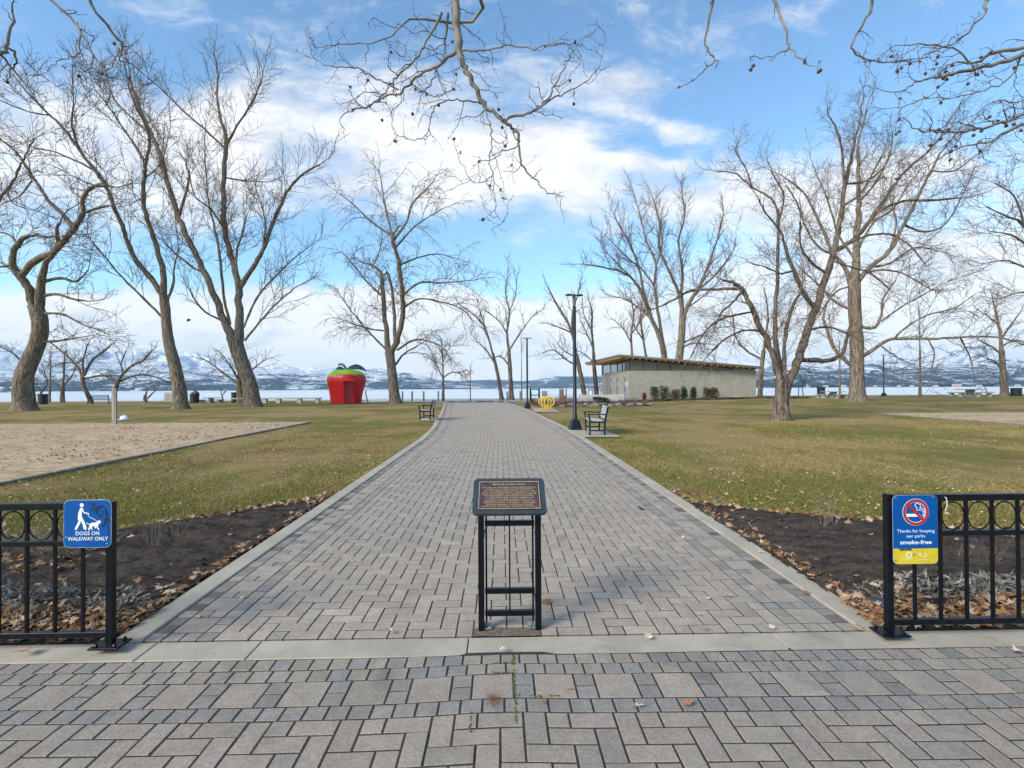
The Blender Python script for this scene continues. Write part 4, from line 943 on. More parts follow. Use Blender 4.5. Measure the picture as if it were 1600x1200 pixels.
# ------------------------------------------------------------------ railings
def fence(sgn, label):
    x0_ = 2.415 if sgn > 0 else -2.365; Y0 = 3.12
    t = thing('railing', label, 'railing', (x0_, Y0, gz(0, 3.1)+.04)); n = 22 if sgn > 0 else 22; sp_ = .166; L = n*sp_+.03
    def bx_(a, b_, *r_): return (min(a*sgn, b_*sgn), max(a*sgn, b_*sgn), *r_)
    for k, xp in enumerate((0, L+.028)):
        mb = MB(); mb.box(*bx_(xp-.018, xp+.018, -.02, .02, .012, .865), .003); p = mb.build('post', M_BLACK, t)
        mb = MB(); mb.box(*bx_(xp-.085, xp+.085, -.07, .06, .0, .012), .002); mb.build('base_plate', M_BLACK, p)
        for (bx1, by1) in ((.055, -.045), (-.055, -.045), (.055, .04), (-.055, .04)):
            mb = MB(); mb.lathe([(.012, .012), (.012, .02), (.007, .026), (.005, .033)], 6, c=(xp*sgn+bx1, by1, 0)); mb.build('bolt', M_BLACK, p)
    mb = MB(); mb.box(*bx_(.0185, L+.01, -.02, .02, .820, .860), .003); mb.build('top_rail', M_BLACK, t)
    mb = MB(); mb.box(*bx_(.0185, L+.01, -.018, .018, .603, .634), .003); mb.build('middle_rail', M_BLACK, t)
    mb = MB(); mb.box(*bx_(.0185, L+.01, -.018, .018, .050, .085), .003); mb.build('bottom_rail', M_BLACK, t)
    for k in range(n):
        x = (.166+k*sp_)*sgn
        if k < n-1: 
            mb = MB(); mb.box(x-.008, x+.008, -.008, .008, .0855, .6025, .001); mb.box(x-.008, x+.008, -.008, .008, .6345, .8195, .001); mb.build('baluster', M_BLACK, t)
        xc = x-sgn*sp_/2+(sgn*.014 if k == 0 else 0); mb = MB(); rr = .0725 if k else .065
        pts = [(xc+rr*math.cos(a), 0, .7245+(rr+.013)*math.sin(a)) for a in [2*math.pi*q/28 for q in range(29)]]
        mb.smooth = True; mb.tube(pts, .0048, 6, cap=False); mb.build('ring', M_BLACK, t)
    return t
FL = fence(-1, 'black metal railing with ring pattern on the left of the entrance')
FR = fence(1, 'black metal railing with ring pattern on the right of the entrance')

M_SBLUE = mat('sign_blue', (.0, .075, .29), .5, var=.06, nscale=6, spec=.2)
M_SYEL = mat('sign_yellow', (.62, .46, .02), .5, var=.08, nscale=8)
M_SRED = mat('sign_red', (.42, .012, .03), .45, var=.08)
M_PALE = mat('sign_pale_blue', (.55, .70, .80), .5, var=.05)
M_MARK = mat('marker_scrawl', (.008, .01, .03), .5, var=.2)
M_RIM = mat('sign_edge', (.35, .45, .5), .4, metal=.3)
# dogs sign
sg = thing('sign', 'blue square sign reading DOGS ON WALKWAY ONLY, scribbled on in black', 'sign', (-2.475, 3.082, .775+.03))
mb = MB(); mb.prism(rrect(.280, .286, .035), 0, .003); pn = mb.build('panel', M_RIM, sg)
mb = MB(); mb.prism(rrect(.274, .280, .033), -.0012, -.0002); mb.build('face', M_SBLUE, pn)
def flat(poly_list, mt, name, parent, y=-.0028, d=.001):
    mb = MB()
    for P_ in poly_list: mb.prism(P_, y, y+d)
    return mb.build(name, mt, parent)
def stroke(pts, w_, y, mb, d=.0008):
    for a, b_ in zip(pts[:-1], pts[1:]):
        A, B = Vector((a[0], 0, a[1])), Vector((b_[0], 0, b_[1])); t = (B-A).normalized(); n = Vector((-t.z, 0, t.x))*w_/2; e = t*w_*.3
        mb.prism([((A-e-n).x, (A-e-n).z), ((B+e-n).x, (B+e-n).z), ((B+e+n).x, (B+e+n).z), ((A-e+n).x, (A-e+n).z)], y, y+d); y -= .00002
# source pixels in the sign crop: 12x zoom, origin (80,770); sign spans 270..1145 x 215..1100
def dp(x, y): return ((x-707)/875*.280, -(y-657)/880*.286)
mb = MB(); c = dp(608, 312); mb.prism([(c[0]+.0118*math.cos(a*math.pi/8), c[1]+.0118*math.sin(a*math.pi/8)) for a in range(16)], -.0028, -.0018)
for P_ in ([(588,360),(618,362),(640,385),(612,440),(608,520),(640,590),(570,610),(536,560),(540,480),(560,410)],
           [(536,560),(590,600),(580,650),(530,735),(510,768),(485,762),(482,735),(525,660),(548,600)],
           [(590,530),(640,580),(672,650),(700,735),(685,768),(655,760),(640,740),(622,660),(592,600)]):
    mb.prism([dp(*q) for q in P_], -.0028-.00003*len(mb.F)/100, -.0018)
stroke([dp(*q) for q in ((612,380),(650,450),(738,472))], .0065, -.0029, mb)
mb.build('walker_symbol', M_WHITE, sg)
mb = MB(); stroke([dp(*q) for q in ((735,465),(724,500),(760,540),(840,575),(890,615))], .0028, -.0029, mb); mb.build('leash_symbol', M_WHITE, sg)
mb = MB()
for P_ in ([(755,655),(800,635),(870,632),(905,650),(910,690),(880,705),(840,700),(800,712),(760,720),(745,690)],
           [(880,630),(905,600),(945,598),(965,625),(940,645),(925,668),(900,668)],
           [(745,680),(790,715),(765,740),(745,750),(760,772),(735,775),(722,745),(745,715)],
           [(775,700),(800,712),(790,740),(812,770),(790,772),(765,735)],
           [(870,690),(912,680),(905,720),(935,772),(912,772),(885,730)], [(855,695),(885,700),(870,725),(850,745),(840,738)]):
    mb.prism([dp(*q) for q in P_], -.0028-.00003*len(mb.F)/100, -.0018)
stroke([dp(*q) for q in ((752,660),(722,660),(700,637))], .004, -.003, mb); mb.build('dog_symbol', M_WHITE, sg)
def fit(o, wd):
    xs_ = [v.co.x for v in o.data.vertices]; o.scale.x = wd/(max(xs_)-min(xs_)); return o
fit(text_mesh('DOGS ON', .031, M_WHITE, sg, (dp(715, 0)[0], -.0024, dp(0, 862)[1]), bold=.0003), .138)
fit(text_mesh('WALKWAY ONLY', .031, M_WHITE, sg, (dp(722, 0)[0], -.0024, dp(0, 962)[1]), bold=.0003), .236)
mb = MB()
for ln in (((755,275),(800,310),(850,340),(905,355)), ((840,280),(800,360),(770,415)), ((870,360),(830,420)), ((905,350),(960,325),(1000,350),(1045,400),(1065,470),(1060,540),(1045,600)), ((990,340),(920,370),(880,420),(870,450),(920,500),(940,525),(985,490)),
           ((930,420),(975,430),(1015,450)), ((1005,590),(1050,555),(1105,575),(1110,610),(1060,600),(1010,600)), ((1048,605),(1080,700),(1100,800),(1105,880)), ((1045,610),(1015,670),(975,710))):
    stroke([dp(*q) for q in ln], .0052 if ln[0][1] < 620 and ln[0][0] != 1048 else .002, -.0036-.0004*random.random(), mb)
mb.build('scribble', M_MARK, sg)
mb = MB(); 
for (x, z) in (dp(320, 895), dp(1075, 1018)): mb.prism([(x+.004*math.cos(a), z+.004*math.sin(a)) for a in [k*math.pi/4 for k in range(8)]], -.004, -.001)
mb.build('screw', M_RIM, sg)
# smoke-free sign : 9.6x zoom, origin (1370,765); sign spans 240..922 x 100..1125
def sp_(x, y): return ((x-581)/682*.283, -(y-612)/1025*.425)
s2 = thing('sign', 'blue and yellow smoke-free parks sign with a crossed-out cigarette', 'sign', (2.56, 3.085, .683+.03))
mb = MB(); mb.prism(rrect(.283, .425, .030), 0, .003); pn = mb.build('panel', M_RIM, s2)
o_ = rrect(.280, .422, .029); zc = sp_(0, 893)[1]
hi = [q for q in o_ if q[1] > zc]; lo = [q for q in o_ if q[1] <= zc]
mb = MB(); mb.prism(hi[:14]+[(-.140, zc+.0008), (.140, zc+.0008)] if False else [(.140, zc+.001)]+hi+[(-.140, zc+.001)], -.0012, -.0002); mb.build('blue_face', M_SBLUE, pn)
mb = MB(); mb.prism([(-.140, zc)]+lo+[(.140, zc)], -.0012, -.0002); mb.build('yellow_face', M_SYEL, pn)
c = sp_(586, 352)
def ring(mb, c, r1, r2, y, n=40, d=.0008):
    for k in range(n):
        a, b_ = 2*math.pi*k/n, 2*math.pi*(k+1)/n
        mb.prism([(c[0]+r1*math.cos(a), c[1]+r1*math.sin(a)), (c[0]+r2*math.cos(a), c[1]+r2*math.sin(a)), (c[0]+r2*math.cos(b_), c[1]+r2*math.sin(b_)), (c[0]+r1*math.cos(b_), c[1]+r1*math.sin(b_))], y, y+d)
mb = MB(); ring(mb, c, .0835, .061, -.0022); mb.build('ring_outline', M_PALE, s2)
mb = MB(); mb.prism([sp_(*q) for q in ((448,375),(640,375),(680,418),(448,418))], -.0024, -.0016); mb.prism([sp_(*q) for q in ((692,375),(700,375),(700,415),(692,415))], -.0024, -.0016); mb.prism([sp_(*q) for q in ((708,375),(718,375),(718,415),(708,415))], -.0024, -.0016)
stroke([sp_(*q) for q in ((625,225),(600,215),(577,235),(578,262),(603,280),(602,318),(680,322),(698,340),(698,362))], .0038, -.003, mb)
stroke([sp_(*q) for q in ((625,225),(655,240),(660,270),(645,292),(690,295),(716,315),(716,362))], .0038, -.0034, mb); mb.build('cigarette_symbol', M_WHITE, s2)
mb = MB(); ring(mb, c, .0808, .0645, -.0042); stroke([sp_(455, 232), sp_(712, 478)], .0155, -.0044, mb); mb.build('ban_symbol', M_SRED, s2)
fit(text_mesh('Thanks for keeping', .028, M_PALE, s2, (sp_(583, 0)[0], -.0024, sp_(0, 653)[1])), .236)
fit(text_mesh('our parks', .028, M_PALE, s2, (sp_(583, 0)[0], -.0024, sp_(0, 728)[1])), .118)
fit(text_mesh('smoke-free', .034, M_WHITE, s2, (sp_(583, 0)[0], -.0024, sp_(0, 826)[1]), bold=.0005), .198)
mb = MB(); ring(mb, sp_(478, 990), .0205, .0125, -.0024, 16)
for k in range(12):
    a = k*math.pi/6; q = sp_(478, 990); stroke([(q[0]+.019*math.cos(a), q[1]+.019*math.sin(a)), (q[0]+.0235*math.cos(a), q[1]+.0235*math.sin(a))], .002, -.0026, mb)
mb.build('round_emblem', mat('faded_print', (.72, .66, .42), .5, var=.05), s2); mb = MB()
stroke([sp_(*q) for q in ((615,965),(635,990),(655,1010),(700,1015),(735,1010),(745,985),(725,965))], .004, -.0026, mb); stroke([sp_(*q) for q in ((640,985),(652,965),(668,985),(655,998))], .005, -.003, mb)
mb.build('swoosh_emblem', MATS['faded_print'], s2)
text_mesh('KELOWNA', .010, MATS['faded_print'], s2, (sp_(440, 0)[0], -.0024, sp_(0, 1068)[1]), bold=.0002)
text_mesh('Interior Health', .010, MATS['faded_print'], s2, (sp_(685, 0)[0], -.0024, sp_(0, 1068)[1]))
mb = MB(); mb.prism([sp_(*q) for q in ((325,890),(520,890),(515,920),(340,922))], -.0030, -.0022); mb.build('worn_sticker', mat('grimy_sticker', (.09, .09, .05), .8, var=.4, nscale=60), s2)
mb = MB()
for q in ((282,135),(845,128),(268,1060),(550,980)):
    x, z = sp_(*q); mb.prism([(x+.006*math.cos(a), z+.006*math.sin(a)) for a in [k*math.pi/3 for k in range(6)]], -.005, -.001)
mb.build('screw', MATS['galvanised_steel'], s2)
for k, (x, lab) in enumerate(((2.43+.166, 'white cable tie looped over the right railing, nearer the sign'), (2.43+.332, 'white cable tie looped over the right railing, farther from the sign'))):
    mb = MB(); z = .895; mb.tube([(x, 3.09, z-.05), (x+.004, 3.088, z-.02), (x, 3.09, z+.012), (x-.002, 3.12, z+.016), (x, 3.15, z+.010), (x, 3.152, z-.04)], .0028, 5); mb.tube([(x, 3.088, z-.05), (x-.012, 3.086, z-.07)], .002, 5)
    tag(mb.build('cable_tie', mat('cable_tie_plastic', (.5, .52, .53), .5)), lab, 'cable tie')
mb = MB(); mb.lathe([(.055, 0), (.06, .01), (.06, .03), (.052, .042), (.045, .036), (.02, .034)], 20); cp = mb.build('valve_cap', mat('dark_plastic', (.035, .045, .07), .4, var=.2)); cp.location = (*[G(1373, 956)[i] for i in (0, 1)], .07); cp.rotation_euler = (R(12), 0, 0)
tag(cp, 'round dark plastic cap lying in the leaves beside the right railing post', 'cap')

# ------------------------------------------------------------------ benches
M_SLAT = mat('grey_slat_wood', (.27, .25, .24), .8, rgb2=(.46, .44, .42), stretch=(1, .2, 6), nscale=6, bump=.3)
def bench(name, label, loc, rz, L=1.75, group=None, wood=None, arms=True, frame=None, sw=.07):
    frame = frame or M_NAVY; wood = wood or M_SLAT
    """seat faces local -x, length along y"""
    t = thing(name, label, 'bench', loc, rz, group)
    for ye_ in (-L/2, L/2):
        mb = MB(); mb.box(-.245, -.195, ye_-.03, ye_+.03, 0, .44, .004); mb.bar((-.215, ye_, .44), (-.25, ye_, .62), .05, .05); f_ = mb.build('leg', frame, t)
        mb = MB(); mb.bar((.235, ye_, 0), (.245, ye_, .43), .05, .055, (1, 0, 0)); mb.bar((.245, ye_, .43), (.345, ye_, .88), .05, .055, (1, 0, 0)); mb.build('leg', frame, t)
        mb = MB(); mb.box(-.19, .22, ye_-.02, ye_+.02, .12, .16, .002); mb.box(-.19, .22, ye_-.026, ye_+.026, .375, .425, .002); mb.build('side_rail', frame, t)
        if arms: mb = MB(); mb.box(-.30, .275, ye_-.04, ye_+.04, .622, .655, .008); mb.build('armrest', frame, t)
    mb = MB()
    for k in range(6): x = -.25+k*.083; mb.box(x, x+.073, -L/2+.033, L/2-.033, .428-.006*k, .452-.006*k, .004)
    mb.build('seat', wood, t)
    mb = MB()
    for k in range(5):
        z = .50+k*.078; x = .255+(z-.43)*.222; M_ = Matrix.Translation((x, 0, z)) @ Matrix.Rotation(R(12.5), 4, 'Y'); mb.box(-.012, .012, -L/2+.033, L/2-.033, 0, sw, .004, M_)
    mb.build('backrest', wood, t); return t
def bg(px, py, dz=0): q = G(px, py); return (q.x, q.y, q.z+dz)
pad = lambda x0_, x1_, y0_, y1_, z=.02: struct(grid('concrete_pad', np.linspace(x0_, x1_, 6), np.linspace(y0_, y1_, 6), lambda X, Y: gzv(X, Y)+z, M_CONC))
pad(2.42, 3.6, 15.1, 18.3); pad(-3.75, -2.78, 22.3, 24.6, .025); pad(2.0, 3.4, 29.2, 33.5)
bench('park_bench', 'dark blue framed bench with grey slats beside the near lamp post, facing the walkway', (3.03, 16.4, gz(3, 16.4)+.02), R(-5), 1.6)
bench('park_bench', 'black framed bench facing the lawn on the left edge of the walkway', (-3.42, 23.3, gz(-3, 23.3)+.025), R(2), 1.5, frame=M_BLACK, wood=mat('pale_slat_wood', (.3, .29, .28), .7, var=.2))
b3 = bench('park_bench', 'black slatted bench seen from behind, facing the lake on the far left', bg(157, 632), R(-90-180), 1.85, wood=M_BLACK, frame=M_BLACK, sw=.04)
b3.rotation_euler.z = R(-90)

# ------------------------------------------------------------------ lamp posts
def lamp(label, loc, H=4.75, scz=1):
    t = thing('lamp_post', label, 'lamp post', loc, R(8))
    mb = MB(); a, b_ = .21, .115; vs = [(x*a, y*a, 0) for x, y in ((-1, -1), (1, -1), (1, 1), (-1, 1))]+[(x*a, y*a, .03) for x, y in ((-1, -1), (1, -1), (1, 1), (-1, 1))]+[(x*b_, y*b_, .36) for x, y in ((-1, -1), (1, -1), (1, 1), (-1, 1))]
    mb.add(vs, [(3, 2, 1, 0), (8, 9, 10, 11)]+[(l*4+j, l*4+(j+1) % 4, l*4+4+(j+1) % 4, l*4+4+j) for l in range(2) for j in range(4)]); mb.build('base', M_NAVY, t)
    mb = MB(); mb.smooth = True; mb.lathe([(.095, .36), (.085, .38), (.085, .52), (.068, .54), (.06, H-.6), (.057, H-.42)], 14); mb.build('pole', M_NAVY, t)
    hd = MB(); hd.lathe([(.045, H-.42), (.045, H-.10), (.03, H-.08)], 10)
    for k in range(4): a = k*math.pi/2+.4; hd.tube([(.05*math.cos(a), .05*math.sin(a), H-.42), (.075*math.cos(a), .075*math.sin(a), H-.24), (.06*math.cos(a), .06*math.sin(a), H-.06)], .009, 5)
    h = hd.build('lamp_head', mat('lamp_head_metal', (.09, .10, .11), .5), t)
    mb = MB(); 
    for sx_ in (-1, 1):
        mb.box(min(sx_*.05, sx_*.26), max(sx_*.05, sx_*.26), -.03, .03, H-.05, H-.02, .004); mb.lathe([(.10, H-.045), (.125, H-.03), (.115, H-.005), (.03, H+.005)], 14, c=(sx_*.2, 0, 0))
    mb.lathe([(.05, H-.08), (.05, H), (.02, H+.02)], 10); mb.build('cross_arm', M_NAVY, h); return t
l1_ = lamp('nearest tall black lamp post, beside the bench on the right of the walkway', bg(898.5, 672))
dup(l1_, bg(824, 638), label='second black lamp post farther along the walkway, near the yellow bike rack')
dup(l1_, bg(1381, 619), label='black lamp post standing at the shore right of the thick straight tree', sc=(1, 1, .92))

# ------------------------------------------------------------------ fruit kiosk
M_RED = None
def f_fruit(t, b, tc):
    s = t.n('ShaderNodeSeparateXYZ'); t.nt.links.new(tc, s.inputs[0]); n = t.noise(tc, 1.1, 3, .5)
    f = t.rng(t.m('ADD', s.outputs[2], t.m('MULTIPLY_ADD', n, .7, -.35)), 2.36, 2.62)
    c = t.mix(t.noise(tc, 2.5, 3), (.50, .008, .014), (.68, .016, .02)); c = t.mix(f, c, (.30, .58, .02))
    t.nt.links.new(c, b.inputs['Base Color'])
M_RED = mat('fruit_paint', None, .32, spec=.4, fn=f_fruit)
kq = bg(541, 630.5); ap = thing('fruit_kiosk', 'giant red fruit shaped kiosk with lime green top, leaf and stem', 'kiosk', kq, R(17)); k_ = kq[1]/45
prof = [(1.30, 0), (1.33, .12), (1.36, .5), (1.42, .9), (1.50, 1.3), (1.60, 1.65), (1.665, 1.95), (1.67, 2.2), (1.60, 2.45), (1.44, 2.68), (1.20, 2.86), (.88, 2.97), (.55, 3.0), (.30, 2.96), (.12, 2.88), (.02, 2.86)]
lobe = lambda a, z: 1+.045*math.cos(5*a+.6)*sst(.6, 2.1, z)+.01*math.sin(3*a)
mb = MB(); mb.smooth = True; mb.lathe(prof, 72, fr=lobe)
DX, DW, DH = .24, .43, 1.95
def keepf(f):
    c = sum((Vector(mb.V[i]) for i in f), Vector())/len(f); return not (c.y < 0 and abs(c.x-DX) < DW and c.z < DH and len(f) == 4)
ki = [i for i, f in enumerate(mb.F) if keepf(f)]; mb.F = [mb.F[i] for i in ki]; mb.mi = [mb.mi[i] for i in ki]; mb.sm = [mb.sm[i] for i in ki]
mb.build('body', M_RED, ap)
def skin(x, z):
    r_ = float(np.interp(z, [p[1] for p in prof[:11]], [p[0] for p in prof[:11]])); a = math.atan2(-math.sqrt(max(r_*r_-x*x, .1)), x); r_ *= lobe(a, z); return -math.sqrt(max(r_*r_-x*x, .1))
mb = MB()
for e in (-1, 1):
    xa = DX+e*(DW-.03); xb = DX+e*(DW+.07); zs = [DH*k/10 for k in range(11)]
    P_ = [(skin((xa+xb)/2, z)-.03, z) for z in zs]+[(-.98, DH), (-.98, 0)]; n = len(P_)
    mb.add([(x, y, z) for x in (xa, xb) for y, z in P_], [tuple(range(n)), tuple(range(2*n-1, n-1, -1))]+[(i, n+i, n+(i+1) % n, (i+1) % n) for i in range(n)])
mb.box(DX-DW-.08, DX+DW+.08, skin(DX, DH)-.05, -.98, DH-.02, DH+.13, .02); mb.build('door_frame', M_RED, ap)
mb = MB(); mb.box(DX-DW, DX+DW, -1.02, -.98, .03, DH, .005); dr = mb.build('door', mat('door_red', (.50, .014, .03), .45, var=.15), ap)
mb = MB()
for z in (.5, 1.0, 1.5): mb.box(DX-DW+.05, DX+DW-.05, -1.029, -1.021, z, z+.025)
mb.build('door_seam', mat('seam_red', (.16, .006, .014), .6), dr)
mb = MB(); mb.lathe([(1.36, 0), (1.38, .02), (1.36, .06)], 40); mb.build('base_ring', mat('dark_red_base', (.10, .01, .012), .6), ap)
mb = MB(); mb.smooth = True; mb.tube([(0, 0, 2.86), (-.03, 0, 3.08), (-.14, 0, 3.32), (-.34, 0, 3.48), (-.56, 0, 3.46), (-.66, 0, 3.40)], [.15, .12, .105, .10, .095, .09], 10); mb.build('stem', mat('stem_brown', (.26, .23, .14), .7, rgb2=(.16, .12, .09)), ap)
mb = MB(); mb.smooth = True; n = 12; vs = []
for i in range(n+1):
    t = i/n; x = .1+1.62*t; z = 3.02+.30*math.sin(t*2.4)-.34*t*t; w_ = .42*math.sin(math.pi*min(1, t*.93+.07))**.8+.01
    for (yy, dz) in ((-w_, .06), (0, 0), (w_, .06)): vs.append((x, yy, z+dz+yy*.55))
    for (yy, dz) in ((-w_*.9, .01), (0, -.05), (w_*.9, .01)): vs.append((x, yy, z+dz+yy*.55))
fs = [(i*6+j, i*6+j+1, i*6+7+j, i*6+6+j) for i in range(n) for j in (0, 1, 3, 4)]+[(i*6, i*6+3, i*6+9, i*6+6) for i in range(n)]+[(i*6+2, i*6+5, i*6+11, i*6+8) for i in range(n)]
mb.add(vs, fs); M_LEAF = mat('leaf_green_paint', (.025, .11, .04), .45, var=.3, nscale=3); mb.build('leaf', M_LEAF, ap)
mb = MB(); mb.smooth = True; mb.add([(-x*.62-.05, y, z-.12-.1*x) for x, y, z in vs], fs); mb.build('leaf', M_LEAF, ap)

# ------------------------------------------------------------------ pavilion
M_BLOCK = mat('concrete_block', None, .9, spec=.15, fn=lambda t, b, tc: block(t, b, tc)) if False else None
def f_block(t, b, tc):
    s = t.n('ShaderNodeSeparateXYZ'); t.nt.links.new(tc, s.inputs[0]); cx_ = t.n('ShaderNodeCombineXYZ'); t.put(cx_.inputs[0], t.m('ADD', s.outputs[0], s.outputs[1])); t.put(cx_.inputs[1], s.outputs[2])
    br = t.n('ShaderNodeTexBrick'); t.nt.links.new(cx_.outputs[0], br.inputs[0]); br.inputs['Scale'].default_value = 1; br.inputs['Brick Width'].default_value = .4; br.inputs['Row Height'].default_value = .2; br.inputs['Mortar Size'].default_value = .008
    br.inputs['Color1'].default_value = (.285, .27, .225, 1); br.inputs['Color2'].default_value = (.325, .305, .255, 1); br.inputs['Mortar'].default_value = (.22, .21, .18, 1)
    n = t.noise(tc, 1.2, 5, .6); c = t.mix(1.0, br.outputs[0], t.mix(t.rng(n, .3, .7), (.95, .95, .95), (1.05, 1.05, 1.04)), 'MULTIPLY')
    t.nt.links.new(c, b.inputs['Base Color'])
M_BLOCK = mat('concrete_block', None, .9, spec=.15, fn=f_block)
M_SOFF = mat('varnished_wood', (.30, .13, .035), .6, rgb2=(.50, .25, .075), stretch=(.3, 5, 5), nscale=3)
M_ROOF = mat('roof_metal', (.17, .19, .19), .5, metal=.3, var=.12)
M_MULL = mat('dark_mullion', (.03, .035, .035), .5)
def glassm(name, rgb, rough=.06):
    def f(t, b, tc):
        n = t.noise(tc, .8, 3, .5); t.nt.links.new(t.mix(n, rgb, tuple(c*1.6 for c in rgb)), b.inputs['Base Color']); b.inputs['Coat Weight'].default_value = .2
    return mat(name, None, rough, spec=.7, fn=f)
M_GLD = glassm('olive_glass', (.060, .056, .032), .45); M_GLB = glassm('painted_sky_glass', (.20, .27, .29), .08); M_GLG = glassm('green_glass', (.03, .06, .055), .1)  # M_GLB: opaque pane, its paler base colour paints in the reflected sky
BX, BY = 12.3, 48.4; BL, BD = 12.35, 13.2; bz = gz(BX, BY)-.05
pav = thing('pavilion', 'low concrete block park building with slanted roof and wooden eaves', 'building', (BX, BY, bz)); wh = 2.93
def rz_(x): return 4.42-.0875*(x+1.15)-bz+.02    # underside of roof
def slopebox(mb, x0_, x1_, y0_, y1_, z0_, f):
    vs = [(x0_, y0_, z0_), (x1_, y0_, z0_), (x1_, y1_, z0_), (x0_, y1_, z0_), (x0_, y0_, f(x0_)), (x1_, y0_, f(x1_)), (x1_, y1_, f(x1_)), (x0_, y1_, f(x0_))]
    mb.add(vs, [(3, 2, 1, 0), (4, 5, 6, 7), (0, 1, 5, 4), (1, 2, 6, 5), (2, 3, 7, 6), (3, 0, 4, 7)])
mb = MB(); mb.box(0, BL, 0, .3, 0, wh); mb.box(0, BL, BD-.3, BD, 0, wh); mb.box(BL-.3, BL, .3, BD-.3, 0, wh)
slopebox(mb, 10.15, BL, 0, .3, wh, rz_); slopebox(mb, BL-.3, BL, .3, BD, wh, rz_); slopebox(mb, 0, BL-.3, BD-.3, BD, wh, rz_)
# west front with three door openings
ops = [(1.1, 2.2), (4.3, 5.4), (7.6, 8.7)]
y = .3
for a, b_ in ops+[(BD-.3, BD-.3)]:
    mb.box(0, .3, y, a, 0, 2.75); y = b_
    if b_ < BD-.4: mb.box(0, .3, a, b_, 2.3, 2.75)
mb.box(0, .3, .3, BD-.3, 2.75, wh)
mb.build('wall', M_BLOCK, pav)
M_DOOR = mat('grey_door', (.17, .20, .235), .5, var=.1)
for k, (a, b_) in enumerate(ops):
    mb = MB(); mb.box(.08, .13, a+.02, b_-.02, 0, 2.28, .005); d_ = mb.build('door', M_DOOR, pav)
    mb = MB(); mb.box(.02, .08, b_-.16, b_-.11, .98, 1.1, .005); mb.build('handle', M_MULL, d_)
    mb = MB(); mb.box(.065, .079, (a+b_)/2-.12, (a+b_)/2+.12, 1.55, 1.85, .002); mb.build('door_sign', M_PALE, d_)
mb = MB(); mb.box(-.02, -.002, .55, .75, 1.45, 1.85, .003); mb.build('notice', M_WHITE, pav)
# clerestory windows on the long side
mull = [0.06, 1.45, 2.75, 4.02, 7.0, 10.12]
for a, b_ in zip(mull[:-1], mull[1:]):
    wd = .09 if a in (4.02,) else .05
    mb = MB(); slopebox(mb, a, a+wd, .05, .17, wh, lambda x: rz_(x)-.005); mb.box(a+wd, b_, .05, .17, wh, wh+.05); fo = mb.build('window', M_MULL, pav)
    mb = MB(); slopebox(mb, a+wd, b_, .09, .12, wh+.05, lambda x: rz_(x)-.01); mb.build('pane', M_GLD, fo)
for k, (a, b_) in enumerate(((.15, 3.0), (3.0, 5.2), (5.2, 8.4), (8.4, BD-.1))):
    mb = MB(); mb.box(.05, .17, a+.03, a+.15, wh, rz_(.05)-.01); mb.box(.05, .17, b_-.06, b_-.001, wh, rz_(.05)-.01); mb.box(.05, .17, a+.15, b_-.06, wh, wh+.06); fo = mb.build('window', M_MULL, pav)
    mb = MB(); mb.box(.09, .12, a+.15, b_-.06, wh+.06, rz_(.1)-.01); mb.build('pane', (M_GLG, M_GLG, M_GLB, M_GLB)[k], fo)
# roof
x0_, x1_, y0_, y1_ = -1.15, BL+.35, -.9, BD+.9
def slab(mb, a, b_, c, d, lo_, hi_):
    e = a-.75 if a < -1 else a
    vs = [(a, c, rz_(a)+lo_), (b_, c, rz_(b_)+lo_), (b_, d, rz_(b_)+lo_), (e, d, rz_(a)+lo_), (a, c, rz_(a)+hi_), (b_, c, rz_(b_)+hi_), (b_, d, rz_(b_)+hi_), (e, d, rz_(a)+hi_)]
    mb.add(vs, [(3, 2, 1, 0), (4, 5, 6, 7), (0, 1, 5, 4), (1, 2, 6, 5), (2, 3, 7, 6), (3, 0, 4, 7)])
mb = MB(); slab(mb, x0_, x1_, y0_, y1_, .20, .34); rf = mb.build('roof', M_ROOF, pav)
mb = MB(); slab(mb, x0_+.06, x1_-.06, y0_+.06, y1_-.06, .13, .198); mb.build('soffit', M_SOFF, rf)
mb = MB(); x = x0_+.12
while x < x1_-.2: slab(mb, x, x+.09, y0_+.10, y1_-.10, -.0, .129); x += .62
mb.build('rafters', M_SOFF, rf)
mb = MB(); slab(mb, x0_+.3, x1_-.2, y0_+.35, y0_+.47, -.02, .10); mb.V = [(x, y, z-.0) for x, y, z in mb.V]; 
mb = MB(); mb.box(.32, BL-.32, .32, BD-.32, .02, 2.9); mb.build('interior', mat('dim_interior', (.05, .05, .045), .9), pav)
struct(grid('concrete_apron', np.linspace(6.5, 12.3, 8), np.linspace(47.5, 60, 8), lambda X, Y: gzv(X, Y)+.03, M_CONC2))
mb = MB(); mb.box(7.3, 11.6, 47.4, 47.75, 0, .62, .02); tag(mb.build('low_wall', M_CONC2), 'low pale concrete wall left of the building', 'wall'); bpy.data.objects['low_wall'].location.z = gz(8, 47)

